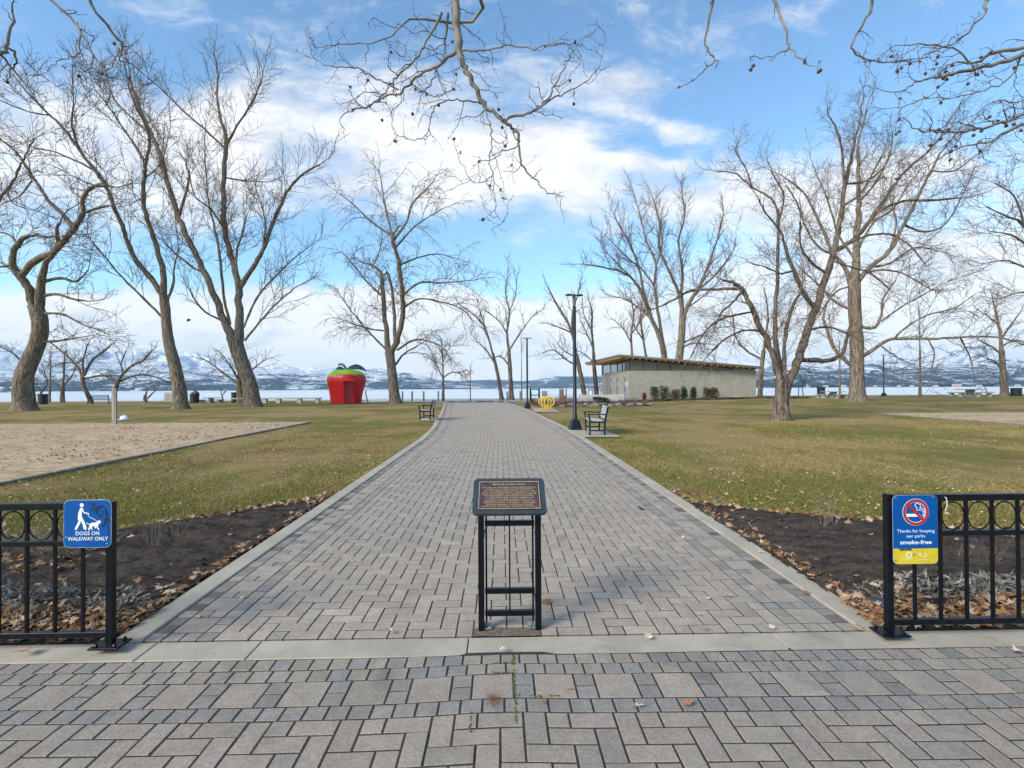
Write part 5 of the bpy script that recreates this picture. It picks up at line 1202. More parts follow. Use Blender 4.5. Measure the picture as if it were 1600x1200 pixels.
# planting bed before the building: shrubs, boulders, dry grasses
def f_leafy(c1, c2):
    def f(t, b, tc): t.nt.links.new(t.mix(t.noise(tc, 9, 3, .6), c1, c2), b.inputs['Base Color'])
    return f
M_EV = mat('evergreen_leaf', None, .6, fn=f_leafy((.008, .018, .007), (.03, .05, .018))); M_OL = mat('bronze_leaf', None, .6, fn=f_leafy((.04, .032, .010), (.14, .09, .028)))
M_RB = mat('russet_leaf', None, .7, fn=f_leafy((.09, .035, .025), (.25, .12, .075)))
def shrub(name, label, loc, h, w_, leafm, n=420, seed=1, ls=.055, col=True, group=None, cat='shrub', clumps=3):
    rg = np.random.default_rng(seed); o = thing(name, label, cat, loc, 0, group)
    st_ = []; L = []
    cl = [(rg.uniform(-.25, .25)*w_, rg.uniform(-.25, .25)*w_, rg.uniform(.75, 1.05)*h, rg.uniform(.5, .8)*w_*.5) for _ in range(clumps)]
    V_, F_ = [], []
    for cx_, cy_, hh, rr in cl:
        P_ = np.array([(cx_*.3, cy_*.3, 0), (cx_*.8, cy_*.8, hh*.4), (cx_, cy_, hh*.97)]); st_.append((P_, np.array([.014, .010, .003])))
        for k in range(n//clumps):
            z = rg.beta(1.6, 1.2)*hh; r_ = rr*math.sqrt(rg.random())*(1-.55*(z/hh)**2)*(.5+.5*min(1, z/(hh*.25))); a = rg.uniform(0, 6.28)
            p = np.array([cx_+r_*math.cos(a), cy_+r_*math.sin(a), z]); d = unit(np.array([math.cos(a), math.sin(a), .9])+rg.normal(0, .5, 3)); s_ = unit(np.cross(d, rg.normal(0, 1, 3)))
            l_ = ls*rg.uniform(.6, 1.4); b = len(V_); V_ += [p, p+d*l_*.5+s_*l_*.3, p+d*l_, p+d*l_*.5-s_*l_*.3]; F_.append((b, b+1, b+2, b+3))
            if k % 5 == 0: st_.append((np.array([(cx_*.9, cy_*.9, z*.85), (p*.5+np.array([cx_, cy_, z*.9])*.5), p]), np.array([.005, .004, .002])))
    Vs, Fs = tubes(st_, 4); mesh_np('stems', Vs, Fs, M_TWIG, o); mesh_np('leaves', V_, F_, leafm, o); return o
SB = 'shrubs planted against the long wall of the building'
for i, (px, hh, ww, mm, lab, cl) in enumerate(((1005, .65, .5, M_RB, 'smallest sparse reddish shrub, leftmost against the long building wall', 2), (1021.5, 1.15, .75, M_EV, 'dark green shrub, second from the left against the building wall', 3),
     (1036, 1.2, 1.15, M_EV, 'widest dark green shrub with several stems against the building wall', 5), (1054, 1.05, 1.0, M_OL, 'bronze tinted twin shrub between two dark green ones at the building wall', 2),
     (1069, 1.15, .9, M_EV, 'dark green shrub standing in the middle of the building wall', 3), (1083, 1.05, .85, M_EV, 'dark green shrub right of the middle of the building wall', 3), (1102, 1.05, .95, M_OL, 'golden brown shrub, second from the right at the building wall', 3),
     (1116.5, 1.0, .95, M_OL, 'olive brown shrub, rightmost against the building wall', 4))):
    q = at(px, 620, 47.2); shrub('shrub', lab, (q.x, 47.2, gz(q.x, 47.2)), hh*1.12, ww*.95, mm, 900, 100+i, .10, group=SB, clumps=cl)
struct(grid('planting_bed', np.linspace(11.0, 28.5, 60), np.linspace(45.6, 48.5, 14), lambda X, Y: gzv(X, Y)+.02+np.abs(lump(X, Y, .10)), M_SOIL))
struct(grid('planting_bed', np.linspace(2.1, 11.0, 40), np.linspace(34.0, 46.3, 30), lambda X, Y: gzv(X, Y)+.018+np.abs(lump(X, Y, .06))-.5*(X < 1.8+0*Y), M_SOIL)) if False else None
struct(grid('planting_bed', np.linspace(2.7, 11.0, 40), np.linspace(36.5, 45.6, 24), lambda X, Y: gzv(X, Y)+.018+np.abs(lump(X, Y, .06)), M_SOIL))
M_ROCK = mat('boulder', (.07, .066, .06), .9, rgb2=(.20, .185, .165), nscale=4, bump=.6, bdist=.03)
def rock(loc, s_, seed, label):
    bm = bmesh.new(); bmesh.ops.create_icosphere(bm, subdivisions=3, radius=1); rg = np.random.default_rng(seed); o3 = rg.uniform(0, 9, 3)
    for v in bm.verts:
        q = v.co; k = 1+.16*math.sin(q.x*3.1+o3[0])*math.sin(q.y*2.7+o3[1])+.12*math.sin(q.z*4+o3[2]+q.x*2); v.co = Vector((q.x*s_[0], q.y*s_[1], max(q.z, -.4)*s_[2]))*k
    me = bpy.data.meshes.new('rock'); bm.to_mesh(me); bm.free(); me.materials.append(M_ROCK); o = bpy.data.objects.new('boulder', me); COL.objects.link(o); o.location = loc; o.rotation_euler.z = seed; tag(o, label, 'boulder', 'boulders edging the planting bed'); return o
RK = [(893, 634, .6), (905, 635.5, .5), (915, 634, .45), (928, 635, .55), (942, 634, .6), (955, 635, .45), (966, 634.5, .5), (985, 634, .55), (1000, 633.5, .5), (1016, 633, .45), (868, 633, .4), (880, 636, .45)]
RW = ['leftmost', 'second from the left', 'third from the left', 'fourth from the left', 'fifth from the left', 'sixth from the left', 'sixth from the right', 'fifth from the right', 'fourth from the right', 'third from the right', 'second from the right', 'rightmost']
for i, (px, py, s_) in enumerate(sorted(RK)):
    q = G(px, py); rock((q.x, q.y, q.z+.02), (s_*.75, s_*.5, s_*.42), i+1, 'grey boulder by the planting bed, '+RW[i]+' in the row')
DG = 'dry plants in the bed behind the bike rack'
def dryplant(name, label, loc, h, w_, mt, n, seed, group=None, cat='plant', lean=.5, r_=.004):
    rg = np.random.default_rng(seed); it = []
    for k in range(n):
        a = rg.uniform(0, 6.28); rr = w_*.18*math.sqrt(rg.random()); b = np.array([rr*math.cos(a), rr*math.sin(a), 0]); d = unit(np.array([math.cos(a)*lean*rg.random()*1.3, math.sin(a)*lean*rg.random()*1.3, 1]))
        P_, R_ = shoot(rg, b, d, h*rg.uniform(.5, 1.1), r_, 4, -.02, .1); it.append((P_, R_))
        if rg.random() < .6: it += sprout(rg, [(P_, R_)], h*.3, h*.3, r_*.7, r_*.5, 2, 0, .2, t0=.4)
    Vs, Fs = tubes(it, 4); o = mesh_np(name, Vs, Fs, mt); o.location = loc; return tag(o, label, cat, group)
M_DRY = mat('dry_reddish_stem', (.11, .055, .045), .9, rgb2=(.27, .15, .11), nscale=3); M_STRAW = mat('dry_straw', (.25, .18, .12), .9, rgb2=(.42, .32, .22), nscale=6)
for i, (px, py, hh, ww) in enumerate(((838, 634, .7, .8), (846, 635, .5, .7), (870, 635, .95, .9), (878, 634, .9, .9), (888, 634, .8, .9), (898, 632, .6, .9), (912, 633, .55, .9), (925, 632, .6, .9), (958, 633, .55, .9), (975, 632, .6, 1.0), (990, 631.5, .6, 1.0), (1008, 631.5, .4, .8))):
    q = G(px, py); dryplant('dry_plant', 'reddish dry plant right of the second lamp post, '+RW[i]+' of the row', q, hh, ww, M_DRY if i % 3 else M_RB, 70, 200+i, DG, lean=.7, r_=.006)
q = G(944, 633); shrub('shrub', 'low rounded dark evergreen shrub beside the building doors', q, .55, 1.1, M_EV, 700, 77, .09, clumps=5)
q = G(832, 633); shrub('shrub', 'small dark evergreen shrub beside the second lamp post', q, .5, .6, M_EV, 300, 78, .07, clumps=3)

# bike rack
M_YEL = mat('yellow_enamel', (.72, .44, .01), .4, var=.12, nscale=6)
q = G(854, 640.5); br_ = thing('bike_rack', 'yellow bicycle rack made of overlapping round hoops by the walkway', 'bike rack', (q.x, q.y, q.z+.02), R(0))
for k, (dx, dy) in enumerate(((-.14, .35), (0, 0), (.14, -.35))):
    mb = MB(); mb.smooth = True; rr = .30
    pts = [(dx+rr*math.sin(a)*1.02, dy, .50-rr*math.cos(a)) for a in [R(24)+ (R(336)-R(24))*j/26 for j in range(27)]]
    mb.tube([(dx+.06, dy, 0)]+[(dx+.07, dy, .15)]+pts+[(dx-.07, dy, .15), (dx-.06, dy, 0)], .038, 8); h_ = mb.build('hoop', M_YEL, br_)
    mb = MB(); mb.box(dx-.13, dx+.13, dy-.05, dy+.05, 0, .02, .003); mb.build('base_plate', MATS['galvanised_steel'], h_)

# ------------------------------------------------------------------ shore furniture
M_BIN = mat('bin_plastic', (.010, .012, .016), .5, var=.3)
def bin_(label, loc, w_=.62, h=.95, lid=True):
    t = thing('litter_bin', label, 'bin', loc); mb = MB()
    mb.lathe([(w_*.44, 0), (w_*.5, .05), (w_*.5, h-.1)], 18); mb.build('body', M_BIN, t)
    mb = MB(); mb.lathe([(w_*.56, h-.1), (w_*.57, h-.02), (w_*.5, h), (w_*.3, h+.01)], 18); mb.build('rim', M_BIN, t); return t
bin_('dark round litter bin at the far left behind the crooked trunk', bg(67, 631.5), .75, .95)
b2 = bin_('dark litter bin heaped with full bags on the left shore', bg(304, 629.6), .8, .85)
for k, (dx, dz, s_) in enumerate(((-.12, .95, .26), (.16, 1.02, .24), (.05, 1.15, .18))):
    mb = MB(); mb.smooth = True; mb.lathe([(.01, -s_)]+[(s_*math.sin(math.pi*j/7)*(1+.1*math.sin(j*2.1)), -s_*math.cos(math.pi*j/7)) for j in range(1, 7)]+[(.01, s_)], 12, fr=lambda a, z: 1+.12*math.sin(3*a+z*9)); o = mb.build('rubbish_bag', mat('grey_bag', (.06, .075, .09), .35, var=.3, nscale=9, bump=.3))
    o.location = (b2.location.x+dx, b2.location.y, b2.location.z+dz-.12); tag(o, ['left grey rubbish bag heaped on the litter bin', 'right grey rubbish bag heaped on the litter bin', 'topmost small grey rubbish bag on the litter bin'][k], 'rubbish bag', 'rubbish bags on the litter bin')
bin_('tall dark litter bin just left of the stout leaning trunk', bg(367, 629.5), .62, 1.0)
bin_('dark litter bin behind the picnic table right of the nearest tree', bg(1283, 619.5), .75, 1.0)
bin_('dark litter bin against the trunk near the right edge', bg(1588, 618.8), .85, .8)
M_PT = mat('table_concrete', (.24, .235, .21), .9, rgb2=(.36, .345, .31), nscale=3, bump=.2)
def picnic(label, loc):
    t = thing('picnic_table', label, 'picnic table', loc, R(0), 'concrete picnic tables along the shore')
    mb = MB(); mb.box(-.85, .85, -.85, .85, .68, .76, .015); mb.build('table_top', M_PT, t)
    mb = MB(); mb.box(-.25, .25, -.25, .25, 0, .68, .02); mb.build('pedestal', M_PT, t)
    for (x, y, w_, d_) in ((-1.35, 0, .2, .8), (1.35, 0, .2, .8), (0, 1.35, .8, .2), (0, -1.35, .8, .2)):
        mb = MB(); mb.box(x-w_, x+w_, y-d_, y+d_, .38, .45, .01); s_ = mb.build('seat', M_PT, t)
        mb = MB()
        for e in (-1, 1):
            if d_ > w_: mb.box(x-.14, x+.14, y+e*.5-.1, y+e*.5+.1, 0, .38)
            else: mb.box(x+e*.5-.1, x+e*.5+.1, y-.14, y+.14, 0, .38)
        mb.build('leg', M_PT, s_)
    return t
pt = picnic('concrete picnic table right of the nearest tree, in front of a dark bin', bg(1302, 622.3))
dup(pt, bg(1516, 620.3), label='concrete picnic table between the thin upright tree and the right edge tree')
pt.scale = (.82,)*3
dup(pt, bg(330, 629), label='concrete picnic table on the left shore between two dark bins', sc=.66)
q = G(452, 630); t = thing('long_bench', 'long low concrete bench on the left lawn reaching toward the fruit kiosk', 'bench', q); mb = MB(); mb.box(-5.2, 2.9, -.25, .25, .40, .50, .015); mb.build('seat', M_CONC2, t)
for x in (-4.3, -2.2, -.95, .95, 2.6): mb = MB(); mb.box(x-.18, x+.18, -.2, .2, 0, .40, .01); mb.build('support', M_CONC2, t)
q = G(265, 628); mb = MB(); mb.box(-.42, .42, -.2, .2, .22, 1.0, .03); mb.box(-.46, .46, -.25, .25, 0, .22, .02); o = mb.build('concrete_block', M_CONC2); o.location = q; tag(o, 'pale concrete block standing by the shore left of a trunk', 'block')
# sand court post and white bag
q = bg(179, 664); t = thing('net_post', 'weathered wooden net post standing in the left sand court', 'post', q)
mb = MB(); mb.box(-.085, .02, -.05, .05, -.02, 1.55, .006); mb.build('post', mat('weathered_post', (.20, .17, .14), .9, rgb2=(.40, .36, .31), stretch=(6, 6, .4), nscale=5, bump=.3), t)
mb = MB(); mb.box(.024, .075, -.04, .04, -.02, 1.50, .006); mb.build('board', MATS['weathered_post'], t)
mb = MB()
for z in (.35, .8, 1.2, 1.42): mb.box(.075, .10, -.02, .02, z, z+.04)
mb.build('hook', M_MULL, t)
q = bg(194.5, 656); mb = MB(); mb.smooth = True; mb.lathe([(.30, 0), (.33, .03), (.27, .08), (.25, .18), (.17, .27), (.05, .31)], 16, fr=lambda a, z: 1+.2*math.sin(3*a+1+z*7)+.14*math.sin(7*a+z*20)); mb.smooth = False; mb.box(-.42, -.2, -.1, .12, 0, .03)
o = mb.build('plastic_bag', mat('white_plastic', (.70, .72, .74), .4, var=.1, nscale=9, bump=.4)); o.location = q; o.scale = (.62, .62, .7); tag(o, 'crumpled white bag lying on the grass beside the left sand court', 'bag')
# dock posts and other things at the end of the walkway
M_PILE = mat('grey_wood_post', (.15, .15, .14), .9, rgb2=(.30, .29, .27), stretch=(5, 5, .4), nscale=5)
PG = 'wooden posts along the shore'
def post(px, py, h, label, w_=.17, Y=None, mt=None, nm='wooden_post'):
    q = G(px, py); mb = MB(); mb.smooth = False; mb.lathe([(w_/2, -.05), (w_/2, h-.03), (w_*.38, h)], 10); o = mb.build(nm, mt or M_PILE); o.location = q; tag(o, label, 'post', PG); return o
for i, (px, w_) in enumerate(((629, .16), (644, .18), (662, .18), (685, .16))): post(px, 627.8, 1.02, 'slim grey wooden post at the shore right of the kiosk tree, '+['nearest that tree', 'second from that tree', 'third from that tree', 'farthest from that tree'][i], w_)
post(792.5, 627, .95, 'grey wooden post just right of the walkway end'); post(813, 627, .98, 'grey wooden post left of the second lamp post'); post(829.5, 627.5, .95, 'grey wooden post left of the black frame by the water'); post(842.5, 627.5, .95, 'grey wooden post right of the black frame by the water')
q = G(836, 628); t = thing('black_frame', 'black metal frame of two uprights and crossbars by the water', 'frame', q); 
for x in (-.42, .38): mb = MB(); mb.box(x-.07, x+.07, -.07, .07, 0, 1.25, .006); mb.build('upright', M_BLACK, t)
for z in (.62, 1.16): mb = MB(); mb.box(-.35, .31, -.045, .045, z-.04, z+.04, .004); mb.build('crossbar', M_BLACK, t)
q = G(851, 627.5); mb = MB(); mb.box(-.26, .26, -.1, .1, 0, 1.0, .01); o = mb.build('info_board', mat('grey_board', (.30, .29, .28), .7, var=.2)); o.location = q; tag(o, 'plain grey upright board behind the yellow bike rack', 'board')
q = G(880, 626); t = thing('timber_pier_post', 'squat brown timber post pair with a pale upright by the water', 'timber post', q); mb = MB(); mb.box(-.38, .05, -.2, .2, 0, 1.15, .01); mb.build('post', mat('brown_timber', (.16, .10, .06), .9, rgb2=(.32, .22, .14), stretch=(5, 5, .4), nscale=4), t); mb = MB(); mb.box(.26, .36, -.1, .1, 0, 1.2, .005); mb.box(.05, .26, -.08, .08, .1, .5); mb.build('upright', MATS['brown_timber'], t)
q = G(927, 626); t = thing('handrail', 'dark metal handrail left of the building doors', 'handrail', q)
for x in (-.45, -.05, .75): mb = MB(); mb.tube([(x, 0, 0), (x, 0, 1.05)], .04, 8); mb.build('upright', M_MULL, t)
mb = MB(); mb.tube([(-.49, 0, 1.05), (1.0, 0, 1.05)], .045, 8); mb.build('rail', M_MULL, t)
q = G(930.5, 626.5); mb = MB(); mb.box(-.4, .4, -.3, .3, .1, .42, .06); mb.box(-.3, .3, -.25, .25, 0, .1); o = mb.build('storage_box', M_BIN); o.location = (q.x, q.y-.6, q.z); tag(o, 'low black storage box at the foot of the handrail', 'box')
q = G(1250, 620.5); t = thing('swing_frame', 'teal metal swing frame leg at the shore behind the nearest tree', 'swing frame', q); M_TEAL = mat('teal_paint', (.01, .11, .10), .5)
for x in (-.12, .22): mb = MB(); mb.tube([(x*1.6, 0, 0), (.03, 0, 2.3)], .05, 8); mb.build('leg', M_TEAL, t)
for y_ in (4.0,): 
    for x in (-.12, .22): mb = MB(); mb.tube([(x*1.6, y_, 0), (.03, y_, 2.3)], .05, 8); mb.build('leg', M_TEAL, t)
mb = MB(); mb.tube([(.03, 0, 2.3), (.03, 4, 2.3)], .05, 8); mb.build('top_beam', M_TEAL, t)
q = G(1543, 619.6); mb = MB(); mb.tube([(0, 0, 0), (-.1, 0, .5), (-.28, 0, 1.05)], .035, 6); o = mb.build('leaning_pole', M_MULL); o.location = q; tag(o, 'thin dark pole leaning left at the shore near the right picnic table', 'pole')
q = G(569, 629.5); mb = MB(); mb.tube([(0, 0, 0), (-.16, 0, .5), (-.22, 0, .9), (-.2, 0, 1.15)], .05, 6); o = mb.build('prop_pole', M_MULL); o.location = (q.x+.05, q.y+1.2, q.z); tag(o, 'dark pole leaning against the right side of the fruit kiosk', 'pole')
# low dark edging stones at the end of the walkway
mb = MB(); rr_ = random.Random(9); x = -4.95
while x < .2:
    l_ = rr_.uniform(.15, .5); mb.box(x, x+l_-.04, 46.62, 46.85, 0, rr_.uniform(.04, .13), .02); x += l_
o = mb.build('edging_stones', mat('dark_stone', (.05, .045, .04), .9, var=.4)); o.location.z = gz(0, 46.7); tag(o, 'low row of dark edging stones across the far end of the walkway', 'edging')
# bird
def bird(q, label):
    mb = MB(); mb.smooth = True; mb.tube([(-.20, 0, 0), (-.12, 0, .02), (0, 0, .02), (.13, 0, .01), (.22, 0, -.01)], [.01, .045, .06, .035, .012], 8); o = mb.build('bird', mat('dark_feather', (.02, .02, .025), .8)); o.location = q
    mb = MB()
    for s_ in (-1, 1): mb.add([(-.05, s_*.04, .03), (.08, s_*.04, .03), (.10, s_*.28, .16), (-.02, s_*.42, .13), (-.06, s_*.25, .14)], [(0, 1, 2, 4), (2, 3, 4)]); mb.add([(-.05, s_*.04, .024), (.08, s_*.04, .024), (.10, s_*.28, .152), (-.02, s_*.42, .124), (-.06, s_*.25, .132)], [(4, 2, 1, 0), (4, 3, 2)])
    w_ = mb.build('wings', MATS['dark_feather'], o); o.rotation_euler = (R(10), R(-25), R(20)); return tag(o, label, 'bird')
bird(at(295, 501, 42), 'dark bird in flight between the two tall trees on the left')
# far shore: low headland with houses on the left, a pinkish building on the right
hv = []; nu = 80
for j, (Yd, hh) in enumerate(((1050, -2.0), (1060, 1.0), (1120, 4.5), (1200, 5.5), (1300, -2))):
    for i in range(nu):
        px = -260+i*(150+260)/(nu-1)*.75; x = (px-783)/F*Yd*1.02; tp = sst(60, 20, -px+70) if False else (1-sst(30, 47, px)); hv.append((x, Yd, -2+(hh+2)*tp*(1+.2*math.sin(i*1.3))))
i = (np.arange(4)[:, None]*nu+np.arange(nu-1)[None]).ravel(); struct(mesh_np('headland', hv, np.stack([i, i+1, i+nu+1, i+nu], 1), mat('headland_brush', (.07, .065, .05), .95, rgb2=(.38, .36, .33), nscale=.08, detail=6)))
def house(px, Yd, w_, h, label, wall, roof, z=None):
    q = at(px, 600, Yd); t = thing('house', label, 'house', (q.x, Yd, z if z is not None else 2.5)); mb = MB(); mb.box(-w_/2, w_/2, -4, 4, -1.5, h); mb.build('wall', wall, t)
    mb = MB(); mb.add([(-w_/2-.5, -4.6, h), (w_/2+.5, -4.6, h), (w_/2+.5, 4.6, h), (-w_/2-.5, 4.6, h), (-w_/2+1.5, 0, h+2.4), (w_/2-1.5, 0, h+2.4)], [(3, 2, 1, 0), (0, 1, 5, 4), (2, 3, 4, 5), (1, 2, 5), (3, 0, 4)]); mb.build('roof', roof, t)
    mb = MB()
    for k in range(int(w_/2.5)): x = -w_/2+1.2+k*2.5; mb.box(x, x+1.2, -4.06, -4.0, .8, 2.2)
    mb.build('windows', M_MULL, t); return t
hw = [mat('cream_wall', (.42, .38, .32), .9), mat('grey_wall', (.25, .25, .26), .9), mat('brown_wall', (.22, .15, .11), .9)]; hr = [mat('snowy_roof', (.6, .62, .65), .9), mat('dark_roof', (.08, .07, .07), .9)]
for i, (px, w_, h) in enumerate(((3, 10, 5), (11, 9, 4.4), (18, 11, 5.2), (27, 8, 4), (35, 10, 4), (42, 7, 3.2))):
    house(px, 1100+12*(i % 3), w_, h, ['cream', 'grey', 'brown'][i % 3]+' far house on the left headland, '+['first', 'second', 'third', 'fourth', 'fifth', 'sixth'][i]+' from the left edge', hw[i % 3], hr[i % 2], 3.0)
house(1495, 2450, 44, 9, 'pinkish long building on the far right shore above the picnic table', mat('pink_wall', (.55, .30, .24), .9), hr[0], 0)
# more shore and hillside houses on the right, too far to number, as single things
hg = random.Random(31)
spots = [(1218, 'left of the nearest tree trunk'), (1262, 'right of the nearest tree fork'), (1290, 'above the near picnic table'), (1318, 'left of the thick straight trunk'), (1368, 'left of the shore lamp post'), (1405, 'right of the shore lamp post'), (1425, 'left of the thin upright tree'), (1462, 'right of the thin upright tree'), (1530, 'left of the right edge tree'), (1590, 'at the right edge')]
for i, (px, lb) in enumerate(spots):
    house(px, 2420+hg.uniform(0, 20), hg.uniform(14, 26), hg.uniform(4, 7), 'pale far shore house '+lb, hw[hg.randint(0, 1)], hr[0], -.5)['group'] = 'houses on the far right shore'

# ------------------------------------------------------------------ garden bed contents
def leafcolor(rg, dull=0):
    a = np.array([(.35, .20, .105), (.44, .28, .165), (.26, .13, .065), (.46, .34, .23), (.18, .095, .05)][rg.integers(5)]); return a*rg.uniform(.75, 1.2)
def f_litter(t, b, tc):
    ca = t.n('ShaderNodeVertexColor', layer_name='tint').outputs[0]; t.nt.links.new(t.mix(1.0, ca, t.mix(t.noise(tc, 60, 3), (.7, .7, .7), (1.2, 1.2, 1.2)), 'MULTIPLY'), b.inputs['Base Color'])
M_LIT = mat('dry_leaf_litter', None, .85, spec=.15, fn=f_litter)
OUT = np.array([(0, -1.15), (.06, -.55), (.42, -.72), (.38, -.38), (.98, -.30), (.62, .02), (.86, .48), (.40, .34), (.22, .62), (0, 1.05), (-.22, .62), (-.40, .34), (-.86, .48), (-.62, .02), (-.98, -.30), (-.38, -.38), (-.42, -.72), (-.06, -.55)])
def leaf_verts(rg, s_, curl=1.0):
    P_ = OUT*(1+rg.normal(0, .08, OUT.shape)); P_ = np.concatenate([[(0, -.1)], P_]); r2 = (P_**2).sum(1)
    a, b, c, d = rg.uniform(-.3, .5, 4)*curl; z = a*P_[:, 0]**2+b*P_[:, 1]**2*.7+.25*curl*np.sin(P_[:, 0]*3+d*6)*np.cos(P_[:, 1]*2.5)*.6+abs(c)*r2*.25
    V_ = np.stack([P_[:, 0], P_[:, 1], z], 1)*s_; V_[:, 2] -= V_[:, 2].min(); return V_
LF = [(0, 1+k, 1+(k+1) % 18) for k in range(18)]
def litter(name, label, pts, size, seed, dull=0, tilt=.35, cols=None, curl=1.0, elong=1.0, narrow=False):
    rg = np.random.default_rng(seed); V_, F_, C_ = [], [], []; base = 0
    for (x, y, z) in pts:
        s_ = size*rg.uniform(.5, 1.3); v = leaf_verts(rg, s_, curl)
        if narrow: v[:, 0] *= .35
        v[:, 1] *= elong
        E = Matrix.Rotation(rg.uniform(0, 6.28), 3, 'Z') @ Matrix.Rotation(rg.normal(0, tilt), 3, 'X') @ Matrix.Rotation(rg.normal(0, tilt), 3, 'Y'); v = v @ np.array(E).T; v -= (0, 0, v[:, 2].min()*.6) if tilt < .6 else (0, 0, 0)
        V_.append(v+(x, y, z)); F_.append(np.array(LF)+base); base += 19; c = cols(rg) if cols else leafcolor(rg); C_.append(np.repeat([(*c, 1)], 19, 0))
    o = mesh_np(name, np.concatenate(V_), np.concatenate(F_), M_LIT, colors=np.concatenate(C_), tri=True); return tag(o, label, 'leaves', kind='stuff')
lr = np.random.default_rng(77)
def bedz(x, y): return gz(x, y)+.022
def inbed(x, y):
    if x < 0: return 3.22 < y < bedL(x)-.02 and x < pwarp(PX0, y)-.2
    return 3.22 < y < bedR(x)-.02 and x > pwarp(PX1, y)+.2
for side, nm in ((-1, 'left'), (1, 'right')):
    pts = []
    while len(pts) < 2100:                                     # drifts along the foot of the railing
        x = side*lr.uniform(2.42, 6.5); y = 3.22+abs(lr.normal(0, .26)); dens_ = math.exp(-((y-3.45)/.33)**2)
        if lr.random() < dens_: pts.append((x, y, gz(x, y)+.012+lr.random()*.055*math.exp(-((y-3.5)/.3)**2)))
    for k in range(260):                                       # along the kerb
        y = 3.3+lr.random()**1.5*4.2; x = (pwarp(PX1 if side > 0 else PX0, y))+side*(.20+abs(lr.normal(0, .09)))
        pts.append((x, y, gz(x, y)+.02))
    for k in range(300):                                       # under the turf edge
        x = side*lr.uniform(2.5, 7); y = (bedL(x) if side < 0 else bedR(x))-abs(lr.normal(0, .10))-.02; pts.append((x, y, bedz(x, y)+.015))
    for k in range(300):
        x = side*lr.uniform(2.6, 7); y = lr.uniform(3.3, 7)
        if inbed(x, y): pts.append((x, y, bedz(x, y)+.01))
    litter('leaf_litter', nm+' side drift of brown leaves under the railing and along the bed', pts, .036, 5+side)
    pts = []
    for c in range(15):
        cx_, cy_ = side*lr.uniform(2.75, 6), lr.uniform(3.6, 3.95)
        for k in range(95): a, r_ = lr.uniform(0, 6.28), .20*math.sqrt(lr.random()); x, y = cx_+r_*math.cos(a)*1.5, cy_+r_*math.sin(a)*.8; pts.append((x, y, gz(x, y)+.02+.09*(1-(r_/.2)**2)*lr.random()))
    litter('wilted_foliage', 'grey wilted low foliage behind the '+nm+' railing', pts, .029, 9+side, tilt=.55, cols=lambda rg: np.array([(.36, .33, .27), (.24, .21, .17), (.46, .42, .35), (.30, .24, .17)][rg.integers(4)])*rg.uniform(.8, 1.15), elong=1.5, narrow=True)
# straw coloured cut stalks at the back left, bare rose stems
M_STEM = mat('bare_stem', (.14, .10, .075), .9, rgb2=(.30, .24, .17), nscale=14)
def bg2(px, py): q = G(px, py); return (q.x, q.y, q.z+.02)
for i, (px, py, hh, lab) in enumerate(((240, 862, .34, 'bare twiggy shrub left of the walkway, nearest the left railing'), (272, 845, .26, 'thin bare stems in the left bed beside the twiggy shrub'), (1285, 826, .62, 'tall bare forked stems in the right bed'), (1300, 822, .34, 'short bare twiggy stump in the right bed'), (1548, 885, .28, 'dark bare twiggy shrub behind the right railing'), (1500, 878, .16, 'small tuft of pale stalks behind the right railing'))):
    dryplant('bare_shrub', lab, bg2(px, py), hh, .25, M_STEM if i != 4 else M_TWIG, 12 if i in (0, 4, 3) else 6, 300+i, None, 'shrub', lean=.55 if i != 2 else .22, r_=.0035)
for i, (px, py) in enumerate(((20, 862), (52, 860), (78, 866), (100, 872), (118, 868), (142, 862))):
    dryplant('straw_clump', 'dry straw clump behind the left railing, '+['first', 'second', 'third', 'fourth', 'fifth', 'sixth'][i]+' from the left edge', bg2(px, py), .20, .8, M_STRAW, 90, 320+i, 'straw clumps behind the left railing', 'plant', lean=1.6, r_=.003)
pts = []
for k in range(260): x, y = -lr.uniform(3.6, 6), lr.uniform(4.25, 4.75); pts.append((x, y, bedz(x, y)+.01+.04*lr.random()))
litter('leaf_litter', 'brown leaves caught among the straw clumps of the left bed', pts, .035, 41)
# cut twigs lying about
for i, (a, b_, lab) in enumerate((((1160, 818), (1178, 832), 'pale twig lying on the right bed near the kerb'), ((206, 973), (228, 946), 'pale twig lying at the kerb right of the left railing'), ((1410, 880), (1425, 888), 'short stick lying behind the smoke-free sign'))):
    A, B = bg2(*a), bg2(*b_); A, B = Vector(A), Vector(B); mdl = A.lerp(B, .5)+Vector((.02, .01, .03)); mb = MB(); mb.tube([A, mdl, B], .004, 5); mb.tube([mdl, mdl+Vector((.06, .05, .02))], .0025, 5); tag(mb.build('twig', M_STRAW), lab, 'twig')
